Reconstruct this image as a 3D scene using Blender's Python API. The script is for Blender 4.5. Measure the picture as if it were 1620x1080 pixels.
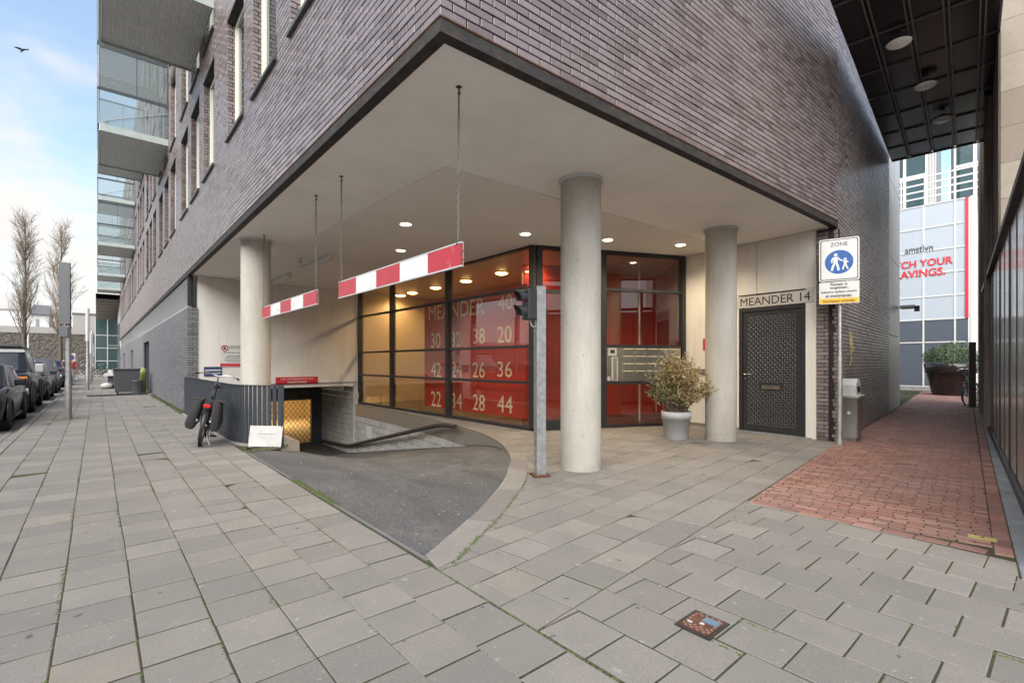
import bpy, bmesh, math, random
from mathutils import Vector, Matrix, noise
R = math.radians
random.seed(7)
S = bpy.context.scene
for o in list(bpy.data.objects): bpy.data.objects.remove(o)
C = S.collection

# ------------------------------------------------------------------ camera, sky, sun, exposure
cam = bpy.data.objects.new('camera', bpy.data.cameras.new('camera')); C.objects.link(cam)
CAMH = 1.36; HEAD = R(40.6); FPX = 766.0
cam.location = (0, 0, CAMH); cam.rotation_euler = (R(90), 0, -HEAD)
cam.data.sensor_width = 36; cam.data.lens = FPX/1620*36; cam.data.shift_y = 33/1620
cam.data.clip_start = 0.05; cam.data.clip_end = 900
S.camera = cam
SUN_DIR = Vector((0.64, 0.42, -0.64)).normalized()
sun_el = math.asin(-SUN_DIR.z); sun_az = math.atan2(-SUN_DIR.x, -SUN_DIR.y)
W = bpy.data.worlds.new('World'); S.world = W; W.use_nodes = True
def build_sky():
    nt = W.node_tree; nt.nodes.clear(); N = nt.nodes.new; L = nt.links.new
    out = N('ShaderNodeOutputWorld'); sky = N('ShaderNodeTexSky')
    sky.sky_type = 'NISHITA'; sky.sun_disc = False; sky.sun_elevation = sun_el; sky.sun_rotation = sun_az
    sky.air_density = 1.0; sky.dust_density = 1.2; sky.ozone_density = 1.0
    b1 = N('ShaderNodeBackground'); b1.inputs['Strength'].default_value = SKY_STRENGTH; tint = N('ShaderNodeMix', data_type='RGBA', blend_type='MULTIPLY') if False else N('ShaderNodeMix'); tint.data_type = 'RGBA'; tint.blend_type = 'MULTIPLY'; tint.inputs[0].default_value = 1; tint.inputs[7].default_value = (.97, 1.01, .95, 1); L(sky.outputs[0], tint.inputs[6]); L(tint.outputs[2], b1.inputs['Color'])
    b2 = N('ShaderNodeBackground'); b2.inputs['Color'].default_value = (1, .985, .96, 1); b2.inputs['Strength'].default_value = CLOUD_STRENGTH
    tc = N('ShaderNodeTexCoord'); mp = N('ShaderNodeMapping'); mp.inputs['Scale'].default_value = (1.6, 1.6, 3.2)
    mp.inputs['Location'].default_value = (0.35, 0.6, 0.25)
    L(tc.outputs['Generated'], mp.inputs['Vector'])
    n = N('ShaderNodeTexNoise'); n.inputs['Scale'].default_value = 2.2; n.inputs['Detail'].default_value = 9; n.inputs['Roughness'].default_value = .56
    n.inputs['Distortion'].default_value = .25
    L(mp.outputs[0], n.inputs['Vector'])
    sp = N('ShaderNodeSeparateXYZ'); L(tc.outputs['Generated'], sp.inputs[0])
    # clouds thicken towards the horizon
    mr = N('ShaderNodeMapRange'); mr.inputs['From Min'].default_value = .05; mr.inputs['From Max'].default_value = .50
    mr.inputs['To Min'].default_value = .27; mr.inputs['To Max'].default_value = -.12; L(sp.outputs['Z'], mr.inputs['Value'])
    ad = N('ShaderNodeMath'); L(n.outputs['Fac'], ad.inputs[0]); L(mr.outputs[0], ad.inputs[1])
    cr = N('ShaderNodeMapRange'); cr.interpolation_type = 'SMOOTHSTEP'
    cr.inputs['From Min'].default_value = .47; cr.inputs['From Max'].default_value = .74
    cr.inputs['To Min'].default_value = .12; cr.inputs['To Max'].default_value = 1.0
    L(ad.outputs[0], cr.inputs['Value'])
    mx = N('ShaderNodeMixShader'); L(cr.outputs[0], mx.inputs['Fac']); L(b1.outputs[0], mx.inputs[1]); L(b2.outputs[0], mx.inputs[2])
    L(mx.outputs[0], out.inputs['Surface'])
SKY_STRENGTH = 0.066; CLOUD_STRENGTH = 0.2
build_sky()
sun = bpy.data.objects.new('sun', bpy.data.lights.new('sun', 'SUN')); C.objects.link(sun)
sun.data.energy = 1.5; sun.data.angle = R(80); sun.data.color = (1, .945, .88)
sun.rotation_euler = SUN_DIR.to_track_quat('-Z', 'Y').to_euler(); sun.location = (-6, -4, 12)
S.view_settings.view_transform = 'Standard'; S.view_settings.look = 'None'; S.view_settings.gamma = 1
S.view_settings.use_curve_mapping = False
S.view_settings.exposure = 2.32
S.render.engine = 'CYCLES'
try:
    S.cycles.max_bounces = 10; S.cycles.transparent_max_bounces = 24; S.cycles.diffuse_bounces = 5
except Exception: pass

# ------------------------------------------------------------------ object helpers
def tag(o, label=None, cat=None, group=None, kind=None):
    if label: o['label'] = label
    if cat: o['category'] = cat
    if group: o['group'] = group
    if kind: o['kind'] = kind
    return o
def thing(name, label, cat, loc=(0, 0, 0), rz=0, group=None):
    o = bpy.data.objects.new(name, None); C.objects.link(o); o.empty_display_size = .2
    o.location = loc; o.rotation_euler = (0, 0, rz)
    return tag(o, label, cat, group)
def link(name, me, parent=None, mw=None):
    o = bpy.data.objects.new(name, me); C.objects.link(o)
    if parent: o.parent = parent
    if mw is not None: o.matrix_local = mw
    return o
def copy_tree(o, parent=None):
    c = o.copy(); C.objects.link(c); c.parent = parent
    for ch in list(o.children): copy_tree(ch, c)
    return c

class MB:
    """collects shapes; build() links them as one mesh object"""
    def __init__(s): s.v = []; s.f = []; s.t = []; s.m = []; s.sm = []; s.M = None
    def add(s, vs, fs, tone=.5, mi=0, smooth=False):
        b = len(s.v)
        if s.M is not None: vs = [s.M @ Vector(v) for v in vs]
        s.v += [tuple(v) for v in vs]
        for f in fs: s.f.append([b+i for i in f]); s.t.append(tone); s.m.append(mi); s.sm.append(smooth)
        return s
    def box(s, x0, x1, y0, y1, z0, z1, **k):
        return s.add([(x0,y0,z0),(x1,y0,z0),(x1,y1,z0),(x0,y1,z0),(x0,y0,z1),(x1,y0,z1),(x1,y1,z1),(x0,y1,z1)],
              [(0,3,2,1),(4,5,6,7),(0,1,5,4),(1,2,6,5),(2,3,7,6),(3,0,4,7)], **k)
    def obox(s, c, a, b, n, la, lb, ln, **k):
        c, a, b, n = map(Vector, (c, a, b, n)); vs = []
        for kz in (-.5, .5):
            for kx, ky in ((-.5,-.5),(.5,-.5),(.5,.5),(-.5,.5)):
                vs.append(c + a*la*kx + b*lb*ky + n*ln*kz)
        fs = [(0,3,2,1),(4,5,6,7),(0,1,5,4),(1,2,6,5),(2,3,7,6),(3,0,4,7)]
        if a.cross(b).dot(n) < 0: fs = [f[::-1] for f in fs]
        return s.add(vs, fs, **k)
    def beam(s, p, q, w, d, up=(0,0,1), **k):
        p, q = Vector(p), Vector(q); a = (q-p); l = a.length; a.normalize(); up = Vector(up)
        b = up.cross(a)
        if b.length < 1e-4: b = Vector((1,0,0)).cross(a)
        b.normalize(); n = a.cross(b)
        return s.obox((p+q)/2, a, b, n, l, w, d, **k)
    def quad(s, a, b, c, d, **k): return s.add([a,b,c,d], [(0,1,2,3)], **k)
    def prism(s, poly, z0, z1, **k):
        n = len(poly); A = sum(poly[i][0]*poly[(i+1)%n][1]-poly[(i+1)%n][0]*poly[i][1] for i in range(n))
        if A < 0: poly = poly[::-1]
        vs = [(p[0],p[1],z0) for p in poly]+[(p[0],p[1],z1) for p in poly]
        fs = [list(range(n-1,-1,-1)), list(range(n,2*n))]+[(i,(i+1)%n,n+(i+1)%n,n+i) for i in range(n)]
        return s.add(vs, fs, **k)
    def lathe(s, prof, seg=24, c=(0,0,0), smooth=True, cap=True, **k):
        vs = []; fs = []; m = len(prof)
        for r, z in prof:
            for i in range(seg):
                a = 2*math.pi*i/seg; vs.append((c[0]+r*math.cos(a), c[1]+r*math.sin(a), c[2]+z))
        for j in range(m-1):
            for i in range(seg):
                i2 = (i+1)%seg; fs.append((j*seg+i, j*seg+i2, (j+1)*seg+i2, (j+1)*seg+i))
        s.add(vs, fs, smooth=smooth, **k)
        if cap:
            if prof[0][0] > 1e-5: s.add(vs[:seg], [list(range(seg-1,-1,-1))], **k)
            if prof[-1][0] > 1e-5: s.add(vs[-seg:], [list(range(seg))], **k)
        return s
    def tube(s, pts, r, seg=8, cap=True, smooth=True, closed=False, **k):
        pts = [Vector(p) for p in pts]; n = len(pts)
        rs = r if isinstance(r, (list, tuple)) else [r]*n
        vs = []; fs = []; u = None
        for i in range(n):
            if closed: t = pts[(i+1)%n]-pts[i-1]
            else: t = pts[min(i+1,n-1)]-pts[max(i-1,0)]
            t.normalize()
            if u is None:
                u = t.orthogonal().normalized()
            u = (u - t*u.dot(t))
            if u.length < 1e-5: u = t.orthogonal()
            u.normalize(); w = t.cross(u)
            for j in range(seg):
                a = 2*math.pi*j/seg; vs.append(pts[i]+(u*math.cos(a)+w*math.sin(a))*rs[i])
        for i in range(n if closed else n-1):
            i2 = (i+1)%n
            for j in range(seg):
                j2 = (j+1)%seg; fs.append((i*seg+j, i*seg+j2, i2*seg+j2, i2*seg+j))
        s.add(vs, fs, smooth=smooth, **k)
        if cap and not closed:
            s.add(vs[:seg], [list(range(seg-1,-1,-1))], **k); s.add(vs[-seg:], [list(range(seg))], **k)
        return s
    def disc(s, c, n, r, seg=20, **k):
        c, n = Vector(c), Vector(n).normalized(); u = n.orthogonal().normalized(); w = n.cross(u)
        return s.add([c+(u*math.cos(2*math.pi*i/seg)+w*math.sin(2*math.pi*i/seg))*r for i in range(seg)], [list(range(seg))], **k)
    def cyl(s, p, q, r, seg=16, **k): return s.tube([p, q], r, seg=seg, **k)
    def loft(s, rings, smooth=True, cap=True, **k):
        m = len(rings[0]); vs = [v for r in rings for v in r]; fs = []
        for i in range(len(rings)-1):
            for j in range(m):
                j2 = (j+1)%m; fs.append((i*m+j, i*m+j2, (i+1)*m+j2, (i+1)*m+j))
        s.add(vs, fs, smooth=smooth, **k)
        if cap: s.add(rings[0], [list(range(m-1,-1,-1))], **k); s.add(rings[-1], [list(range(m))], **k)
        return s
    def mesh(s, name, mats):
        me = bpy.data.meshes.new(name); me.from_pydata(s.v, [], s.f)
        if not isinstance(mats, (list, tuple)): mats = [mats]
        for m in mats: me.materials.append(m)
        me.polygons.foreach_set('material_index', s.m); me.polygons.foreach_set('use_smooth', s.sm)
        a = me.attributes.new('tone', 'FLOAT', 'FACE'); a.data.foreach_set('value', s.t)
        me.update(); return me
    def build(s, name, mats, parent=None, bevel=0, mw=None):
        o = link(name, s.mesh(name, mats), parent, mw)
        if bevel:
            b = o.modifiers.new('bevel', 'BEVEL'); b.width = bevel; b.segments = 2; b.limit_method = 'ANGLE'; b.angle_limit = R(40)
        return o
def struct(o, kind='structure'): o['kind'] = kind; return o

# projected size of a flat piece, to pick the 300 that show largest
cs, sn = math.cos(HEAD), math.sin(HEAD)
def proj(p):
    dep = p[0]*sn+p[1]*cs
    if dep < .3: return None
    return (810+FPX*(p[0]*cs-p[1]*sn)/dep, 573-FPX*(p[2]-CAMH)/dep, dep)
def showsize(corners):
    ps = [proj(c) for c in corners]
    if any(p is None for p in ps): return 0
    if all(p[0] < 0 for p in ps) or all(p[0] > 1620 for p in ps) or all(p[1] < 0 for p in ps) or all(p[1] > 1080 for p in ps): return 0
    A = 0
    for i in range(4):
        a, b = ps[i], ps[(i+1)%4]; A += a[0]*b[1]-b[0]*a[1]
    return abs(A)/2

def piece_mesh(name, la, lb, th, ch, mat):
    """chamfered slab: top at z=0, goes down by th"""
    x, y = la/2, lb/2; i, j = x-ch, y-ch
    v = [(-x,-y,-th),(x,-y,-th),(x,y,-th),(-x,y,-th),(-x,-y,-ch),(x,-y,-ch),(x,y,-ch),(-x,y,-ch),(-i,-j,0),(i,-j,0),(i,j,0),(-i,j,0)]
    f = [(0,1,5,4),(1,2,6,5),(2,3,7,6),(3,0,4,7),(4,5,9,8),(5,6,10,9),(6,7,11,10),(7,4,8,11),(8,9,10,11)]
    b = MB(); b.add(v, f); return b, v, f
class Pieces:
    """many alike slabs: the 300 showing largest become objects, the rest one joined 'stuff' part"""
    def __init__(s, name, la, lb, th, ch, mat_obj, mat_stuff):
        s.name, s.la, s.lb, s.mo, s.ms = name, la, lb, mat_obj, mat_stuff
        b, s.v, s.f = piece_mesh(name, la, lb, th, ch, mat_obj); s.me = b.mesh(name, mat_obj)
        s.items = []; s.polys = []
    def add(s, c, a, n, la=None, lb=None, tilt=0, lift=0):
        la = la or s.la; lb = lb or s.lb
        a, n = Vector(a).normalized(), Vector(n).normalized(); b = n.cross(a)
        if tilt:
            n = (n+a*random.gauss(0,tilt)+b*random.gauss(0,tilt)).normalized(); a = (a-n*a.dot(n)).normalized(); b = n.cross(a)
        c = Vector(c)+n*lift
        m = Matrix(((a.x,b.x,n.x,c.x),(a.y,b.y,n.y,c.y),(a.z,b.z,n.z,c.z),(0,0,0,1))) @ Matrix.Diagonal((la/s.la, lb/s.lb, 1, 1))
        q = [m @ Vector(p) for p in ((-s.la/2,-s.lb/2,0),(s.la/2,-s.lb/2,0),(s.la/2,s.lb/2,0),(-s.la/2,s.lb/2,0))]
        s.items.append((showsize(q), m))
    def emit(s, parent, limit=300):
        s.items.sort(key=lambda t: -t[0])
        big = [i for i in s.items[:limit] if i[0] > 12]
        rest = s.items[len(big):]
        for _, m in big: link(s.name, s.me, parent, m)
        if rest:
            b = MB()
            for _, m in rest: b.add([m @ Vector(p) for p in s.v], s.f, tone=random.random())
            struct(b.build(s.name, s.ms, parent), 'stuff')

def text_mesh(name, body, mat, parent, o, ux, uy, w=None, hgt=None, depth=.002, spacing=1.0, bold=0, shear=0):
    """flat lettering; o = lower-left corner, ux/uy = directions; scaled to width w and cap height hgt"""
    cu = bpy.data.curves.new(name, 'FONT'); cu.body = body; cu.extrude = .001; cu.space_character = spacing; cu.offset = bold; cu.resolution_u = 3
    t = bpy.data.objects.new(name, cu); C.objects.link(t); bpy.context.view_layer.update()
    me = bpy.data.meshes.new_from_object(t.evaluated_get(bpy.context.evaluated_depsgraph_get()))
    bpy.data.objects.remove(t); bpy.data.curves.remove(cu)
    xs = [v.co.x for v in me.vertices]; ys = [v.co.y for v in me.vertices]
    x0, x1, y0, y1 = min(xs), max(xs), min(ys), max(ys)
    sy = hgt/(y1-y0) if hgt else None; sx = w/(x1-x0) if w else sy
    if sy is None: sy = sx
    o, ux, uy = Vector(o), Vector(ux).normalized(), Vector(uy).normalized(); n = ux.cross(uy)
    for v in me.vertices:
        p = v.co; v.co = o+ux*((p.x-x0)*sx)+uy*((p.y-y0)*sy)+n*(depth if p.z > 0 else .0005)
    me.materials.clear(); me.materials.append(mat); me.name = name
    return link(name, me, parent)

def smooth_path(pts, n=6):
    P = [Vector(p) for p in pts]; out = []
    for i in range(len(P)-1):
        p0, p1, p2, p3 = P[max(i-1,0)], P[i], P[i+1], P[min(i+2,len(P)-1)]
        for k in range(n):
            t = k/n; out.append(.5*((2*p1)+(p2-p0)*t+(2*p0-5*p1+4*p2-p3)*t*t+(3*p1-p0-3*p2+p3)*t**3))
    out.append(P[-1]); return out
def offset_path(pts, d):
    out = []
    for i, p in enumerate(pts):
        t = (pts[min(i+1,len(pts)-1)]-pts[max(i-1,0)]); t = Vector((t.x,t.y,0)).normalized()
        out.append(p+Vector((t.y,-t.x,0))*d)
    return out
def sstep(a, b, x):
    t = max(0, min(1, (x-a)/(b-a))); return t*t*(3-2*t)
def clip_poly(poly, a, b):
    """keep the part left of line a->b"""
    out = []; n = len(poly)
    side = lambda p: (b[0]-a[0])*(p[1]-a[1])-(b[1]-a[1])*(p[0]-a[0])
    for i in range(n):
        p, q = poly[i], poly[(i+1)%n]; sp, sq = side(p), side(q)
        if sp >= 0: out.append(p)
        if sp*sq < 0:
            t = sp/(sp-sq); out.append((p[0]+(q[0]-p[0])*t, p[1]+(q[1]-p[1])*t))
    return out
def area(poly):
    return sum(poly[i][0]*poly[(i+1)%len(poly)][1]-poly[(i+1)%len(poly)][0]*poly[i][1] for i in range(len(poly)))/2

# ------------------------------------------------------------------ materials
def mat(name): m = bpy.data.materials.new(name); m.use_nodes = True; m.node_tree.nodes.clear(); return m
class NT:
    def __init__(s, name):
        s.m = mat(name); s.t = s.m.node_tree; s.out = s.n('ShaderNodeOutputMaterial'); s._pos = None
    def n(s, t, **k):
        nd = s.t.nodes.new(t)
        for a, b in k.items(): setattr(nd, a, b)
        return nd
    def l(s, a, b): s.t.links.new(a, b)
    def set(s, sock, v):
        if hasattr(v, 'is_linked') or hasattr(v, 'links'): s.l(v, sock)
        else: sock.default_value = v
    def pos(s):
        if s._pos is None: s._pos = s.n('ShaderNodeNewGeometry').outputs['Position']
        return s._pos
    def noise(s, scale, detail=4, rough=.55, stretch=None, dist=0, vec=None):
        v = vec or s.pos()
        if stretch:
            mp = s.n('ShaderNodeMapping'); mp.inputs['Scale'].default_value = stretch; s.l(v, mp.inputs[0]); v = mp.outputs[0]
        nd = s.n('ShaderNodeTexNoise'); nd.inputs['Scale'].default_value = scale; nd.inputs['Detail'].default_value = detail
        nd.inputs['Roughness'].default_value = rough; nd.inputs['Distortion'].default_value = dist; s.l(v, nd.inputs['Vector'])
        return nd.outputs['Fac']
    def ramp(s, fac, stops):
        r = s.n('ShaderNodeValToRGB'); e = r.color_ramp.elements
        while len(e) < len(stops): e.new(.5)
        for el, (p, c) in zip(e, stops):
            el.position = p; el.color = (c if len(c) == 4 else (*c, 1)) if isinstance(c, (tuple, list)) else (c, c, c, 1)
        s.l(fac, r.inputs[0]); return r.outputs[0]
    def mix(s, fac, a, b, mode='MIX'):
        x = s.n('ShaderNodeMix', data_type='RGBA', blend_type=mode)
        s.set(x.inputs[0], fac); 
        for sock, v in ((x.inputs[6], a), (x.inputs[7], b)):
            if isinstance(v, (tuple, list)): sock.default_value = (*v[:3], 1)
            else: s.l(v, sock)
        return x.outputs[2]
    def math(s, op, a, b=0.0):
        x = s.n('ShaderNodeMath', operation=op); s.set(x.inputs[0], a); s.set(x.inputs[1], b); return x.outputs[0]
    def rnd(s, stuff):
        if stuff: 
            a = s.n('ShaderNodeAttribute'); a.attribute_name = 'tone'; return a.outputs['Fac']
        return s.n('ShaderNodeObjectInfo').outputs['Random']
    def bump(s, h, strength=.3, dist=.01):
        b = s.n('ShaderNodeBump'); b.inputs['Strength'].default_value = strength; b.inputs['Distance'].default_value = dist; s.l(h, b.inputs['Height']); return b.outputs[0]
    def bsdf(s, col, rough=.6, metal=0, spec=.5, normal=None, **k):
        p = s.n('ShaderNodeBsdfPrincipled')
        if isinstance(col, (tuple, list)): p.inputs['Base Color'].default_value = (*col[:3], 1)
        else: s.l(col, p.inputs['Base Color'])
        s.set(p.inputs['Roughness'], rough); p.inputs['Metallic'].default_value = metal; p.inputs['Specular IOR Level'].default_value = spec
        if normal is not None: s.l(normal, p.inputs['Normal'])
        for a, b in k.items(): s.set(p.inputs[a.replace('_', ' ')], b)
        s.l(p.outputs[0], s.out.inputs[0]); return s.m
def plain(name, col, rough=.5, metal=0, spec=.5, var=.18, scale=6, bump=.08, bscale=60):
    """a painted or moulded surface with slight mottling and relief"""
    t = NT(name); f = t.noise(scale, 6, .6)
    c = t.mix(f, tuple(x*(1-var) for x in col), tuple(min(1, x*(1+var)) for x in col))
    r = t.math('MULTIPLY_ADD', f, .18); r.node.inputs[2].default_value = rough-.09
    return t.bsdf(c, r, metal, spec, t.bump(t.noise(bscale, 3), bump, .004))
def emit(name, col, st):
    t = NT(name); e = t.n('ShaderNodeEmission'); e.inputs[0].default_value = (*col, 1); e.inputs[1].default_value = st; t.l(e.outputs[0], t.out.inputs[0]); return t.m
def glass(name, tint=(.9, .93, .92), ior=1.5, rough=.0, refl=(1,1,1), haze=0):
    t = NT(name); tr = t.n('ShaderNodeBsdfTransparent'); tr.inputs[0].default_value = (*tint, 1)
    gl = t.n('ShaderNodeBsdfGlossy'); gl.inputs['Roughness'].default_value = rough; gl.inputs[0].default_value = (*refl, 1)
    fr = t.n('ShaderNodeFresnel'); fr.inputs[0].default_value = ior
    mx = t.n('ShaderNodeMixShader'); bf = t.n('ShaderNodeNewGeometry'); t.l(t.math('MULTIPLY', fr.outputs[0], t.math('SUBTRACT', 1.0, bf.outputs['Backfacing'])), mx.inputs[0]); t.l(tr.outputs[0], mx.inputs[1]); t.l(gl.outputs[0], mx.inputs[2])
    o = mx.outputs[0]
    if haze:
        d = t.n('ShaderNodeBsdfDiffuse'); d.inputs[0].default_value = (.75, .8, .82, 1); m2 = t.n('ShaderNodeMixShader'); m2.inputs[0].default_value = haze
        t.l(o, m2.inputs[1]); t.l(d.outputs[0], m2.inputs[2]); o = m2.outputs[0]
    t.l(o, t.out.inputs[0]); return t.m
M = {}
def brick_mat(name, stuff, dark, mid, light, rough=.42, spec=.5):
    t = NT(name); r = t.rnd(stuff)
    c = t.ramp(r, [(0, dark), (.35, mid), (.8, light), (1, tuple(x*.8 for x in light))])
    n1 = t.noise(22, 5, .6); c = t.mix(n1, c, t.mix(.5, c, (.02, .015, .015)), 'MIX')
    c = t.mix(t.ramp(t.noise(1.1, 5, .6), [(.5, 0.0), (.8, .35)]), c, (.23, .2, .2))
    hh = t.noise(90, 4, .6)
    rr = t.math('MULTIPLY_ADD', n1, .3); rr.node.inputs[2].default_value = rough-.14
    return t.bsdf(c, rr, 0, spec, t.bump(hh, .25, .004))
for st in (0, 1):
    sfx = ' joined' if st else ''
    M['brick', st] = brick_mat('purple brick'+sfx, st, (.155,.119,.117), (.218,.178,.176), (.285,.239,.24), .33)
    M['gbrick', st] = brick_mat('grey brick'+sfx, st, (.135,.135,.145), (.185,.185,.197), (.235,.235,.247), .5)
    t = NT('concrete tile'+sfx); r = t.rnd(st)
    c = t.ramp(r, [(0, (.305,.276,.242)), (.35, (.345,.311,.272)), (.7, (.385,.346,.303)), (.965, (.425,.383,.338)), (.975, (.43,.38,.31)), (1, (.44,.388,.315))])
    spk = t.ramp(t.noise(170, 3, .8), [(.34, 0.0), (.5, .5), (.66, 1.0)])
    c = t.mix(t.math('MULTIPLY', spk, .5), t.mix(.62, c, (.06,.06,.06)), t.mix(.0, c, (.5,.5,.5)))
    c = t.mix(t.math('MULTIPLY', spk, .55), t.mix(.3, c, (.05,.05,.05)), c)
    c = t.mix(t.ramp(t.noise(2.6, 7, .65), [(.42, 0.0), (.7, .4)]), c, (.13,.125,.115))
    c = t.mix(t.ramp(t.noise(14, 3, .5), [(.66, 0.0), (.74, .35)]), c, (.4,.38,.35))
    c = t.mix(t.ramp(t.noise(9, 2, .5, vec=None), [(.72, 0.0), (.735, .7)]), c, (.05,.05,.05))
    M['tile', st] = t.bsdf(c, .78, 0, .35, t.bump(t.noise(240, 3, .6), .5, .004))
    t = NT('red clinker'+sfx); r = t.rnd(st)
    c = t.ramp(r, [(0, (.13,.066,.054)), (.3, (.19,.088,.068)), (.7, (.25,.12,.092)), (1, (.30,.172,.14))])
    c = t.mix(t.ramp(t.noise(1.3, 6, .6), [(.4, 0.0), (.7, .5)]), c, (.2,.135,.122))
    c = t.mix(t.ramp(t.noise(60, 4, .6), [(.5, 0.0), (.7, .5)]), c, (.3,.22,.19))
    M['clinker', st] = t.bsdf(c, .62, 0, .4, t.bump(t.noise(120, 3), .5, .004))
t = NT('mortar dark'); M['mortar'] = t.bsdf(t.ramp(t.noise(70, 4), [(.3, (.018,.016,.016)), (.7, (.045,.04,.04))]), .95, 0, .1)
def far_brick(name, c1, c2, mort, sc=1.0):
    t = NT(name); b = t.n('ShaderNodeTexBrick'); mp = t.n('ShaderNodeMapping'); mp.inputs['Rotation'].default_value = (R(90), 0, R(90))
    sx = t.n('ShaderNodeSeparateXYZ'); t.l(t.pos(), sx.inputs[0]); cx = t.n('ShaderNodeCombineXYZ')
    t.l(t.math('ADD', sx.outputs[0], sx.outputs[1]), cx.inputs[0]); t.l(sx.outputs[2], cx.inputs[1]); t.l(cx.outputs[0], b.inputs['Vector'])
    b.inputs['Color1'].default_value = (*c1,1); b.inputs['Color2'].default_value = (*c2,1); b.inputs['Mortar'].default_value = (*mort,1)
    b.inputs['Scale'].default_value = 1; b.inputs['Brick Width'].default_value = .24*sc; b.inputs['Row Height'].default_value = .067*sc; b.inputs['Mortar Size'].default_value = .006*sc
    c = t.mix(t.ramp(t.noise(.8, 5), [(.4, 0.0), (.75, .4)]), b.outputs[0], tuple(x*.6 for x in c1))
    return t.bsdf(c, .45, 0, .5, t.bump(b.outputs['Fac'], -.4, .01))
M['farbrick'] = far_brick('purple brick far', (.16,.13,.128), (.23,.195,.194), (.03,.027,.027))
M['fargbrick'] = far_brick('grey brick far', (.15,.15,.16), (.21,.21,.22), (.07,.07,.07))
M['housebrick'] = far_brick('red house brick', (.16,.065,.045), (.24,.1,.07), (.3,.27,.24))
t = NT('weathered steel angle'); f = t.noise(7, 6, .65, (1,1,3))
M['angle'] = t.bsdf(t.ramp(f, [(.3, (.02,.019,.02)), (.55, (.04,.036,.033)), (.72, (.09,.05,.03)), (.85, (.06,.055,.04))]), .7, 0, .3, t.bump(t.noise(40, 5), .4, .01))
t = NT('rusty flange'); M['rust'] = t.bsdf(t.ramp(t.noise(14, 6, .7), [(.3, (.05,.03,.02)), (.6, (.12,.055,.03)), (.8, (.2,.1,.05))]), .85, 0, .2, t.bump(t.noise(60, 4), .4, .004))
t = NT('soffit plaster'); f = t.noise(.9, 8, .68)
M['soffit'] = t.bsdf(t.ramp(f, [(.3, (.78,.76,.715)), (.5, (.85,.83,.785)), (.7, (.88,.86,.815))]), .8, 0, .3, t.bump(t.noise(180, 3), .12, .004))
t = NT('soffit plaster inner shaded'); M['soffit_shaded'] = t.bsdf(t.ramp(t.noise(.7, 6, .6), [(.3, (.74,.705,.65)), (.7, (.79,.755,.70))]), .8, 0, .3, t.bump(t.noise(180, 3), .12, .004))  # darker than the outer plaster: shade away from daylight put into the colour
t = NT('cream wall'); f = t.noise(1.2, 7, .62, (1,1,.5)); st_ = t.noise(3, 5, .6, (3,3,.25))
c = t.ramp(f, [(.25, (.56,.54,.50)), (.55, (.66,.64,.60)), (.8, (.70,.68,.63))]); c = t.mix(t.ramp(st_, [(.55, 0.0), (.8, .35)]), c, (.38,.35,.31))
M['cream'] = t.bsdf(c, .8, 0, .25, t.bump(t.noise(120, 4), .15, .005))
t = NT('fair faced concrete column'); f = t.noise(2.2, 7, .65, (1,1,.35)); g = t.noise(11, 6, .7, (4,4,.16))
c = t.ramp(f, [(.25, (.34,.32,.285)), (.55, (.45,.425,.38)), (.8, (.52,.495,.45))]); c = t.mix(t.ramp(g, [(.5, 0.0), (.75, .45)]), c, (.3,.28,.25))
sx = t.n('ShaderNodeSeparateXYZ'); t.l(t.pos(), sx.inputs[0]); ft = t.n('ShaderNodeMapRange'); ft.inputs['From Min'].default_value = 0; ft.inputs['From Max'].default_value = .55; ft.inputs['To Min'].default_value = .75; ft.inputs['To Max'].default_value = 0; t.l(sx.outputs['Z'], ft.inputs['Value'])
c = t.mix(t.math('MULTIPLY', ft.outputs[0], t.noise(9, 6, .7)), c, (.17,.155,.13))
c = t.mix(t.ramp(t.noise(24, 3, .5), [(.66, 0.0), (.72, .7)]), c, (.2,.19,.17)); c = t.mix(t.ramp(t.noise(5, 4, .6), [(.68, 0.0), (.76, .4)]), c, (.58,.56,.52))
M['column'] = t.bsdf(c, .82, 0, .3, t.bump(t.noise(70, 5, .65), .3, .006))
t = NT('concrete block'); c = t.ramp(t.noise(5, 7, .65), [(.3, (.33,.29,.26)), (.7, (.48,.42,.38))]); M['block'] = t.bsdf(c, .85, 0, .2, t.bump(t.noise(50, 5), .4, .008))
t = NT('joint sand and moss'); f = t.ramp(t.noise(1.6, 6, .65), [(.4, 0.0), (.58, 1.0)])
M['bed'] = t.bsdf(t.mix(f, t.ramp(t.noise(90, 3), [(.3, (.03,.028,.024)), (.7, (.075,.068,.055))]), t.ramp(t.noise(120, 3), [(.3, (.035,.042,.018)), (.7, (.075,.085,.04))])), .95, 0, .1, t.bump(t.noise(160, 3), .6, .01))
t = NT('asphalt'); g = t.noise(85, 4, .8); f = t.noise(1.2, 6, .6)
c = t.ramp(g, [(.33, (.022,.022,.024)), (.48, (.06,.06,.063)), (.6, (.12,.119,.12)), (.7, (.34,.33,.33))]); c = t.mix(t.ramp(f, [(.4, 0.0), (.75, .4)]), c, (.1,.098,.092))
c = t.mix(t.ramp(t.noise(22, 2, .5), [(.7, 0.0), (.74, .6)]), c, (.24,.22,.19))
c = t.mix(t.ramp(t.noise(1.6, 5, .6, (1,.22,1), 1.2), [(.46, 0.0), (.62, .5)]), c, (.035,.034,.034)); c = t.mix(t.ramp(t.noise(.9, 7, .7, None, .8), [(.52, 0.0), (.68, .35)]), c, (.2,.19,.175)); c = t.mix(t.ramp(t.noise(3.7, 3, .5), [(.68, 0.0), (.73, .75)]), c, (.025,.025,.026))
M['asphalt'] = t.bsdf(c, .8, 0, .35, t.bump(g, .7, .006))
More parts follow.
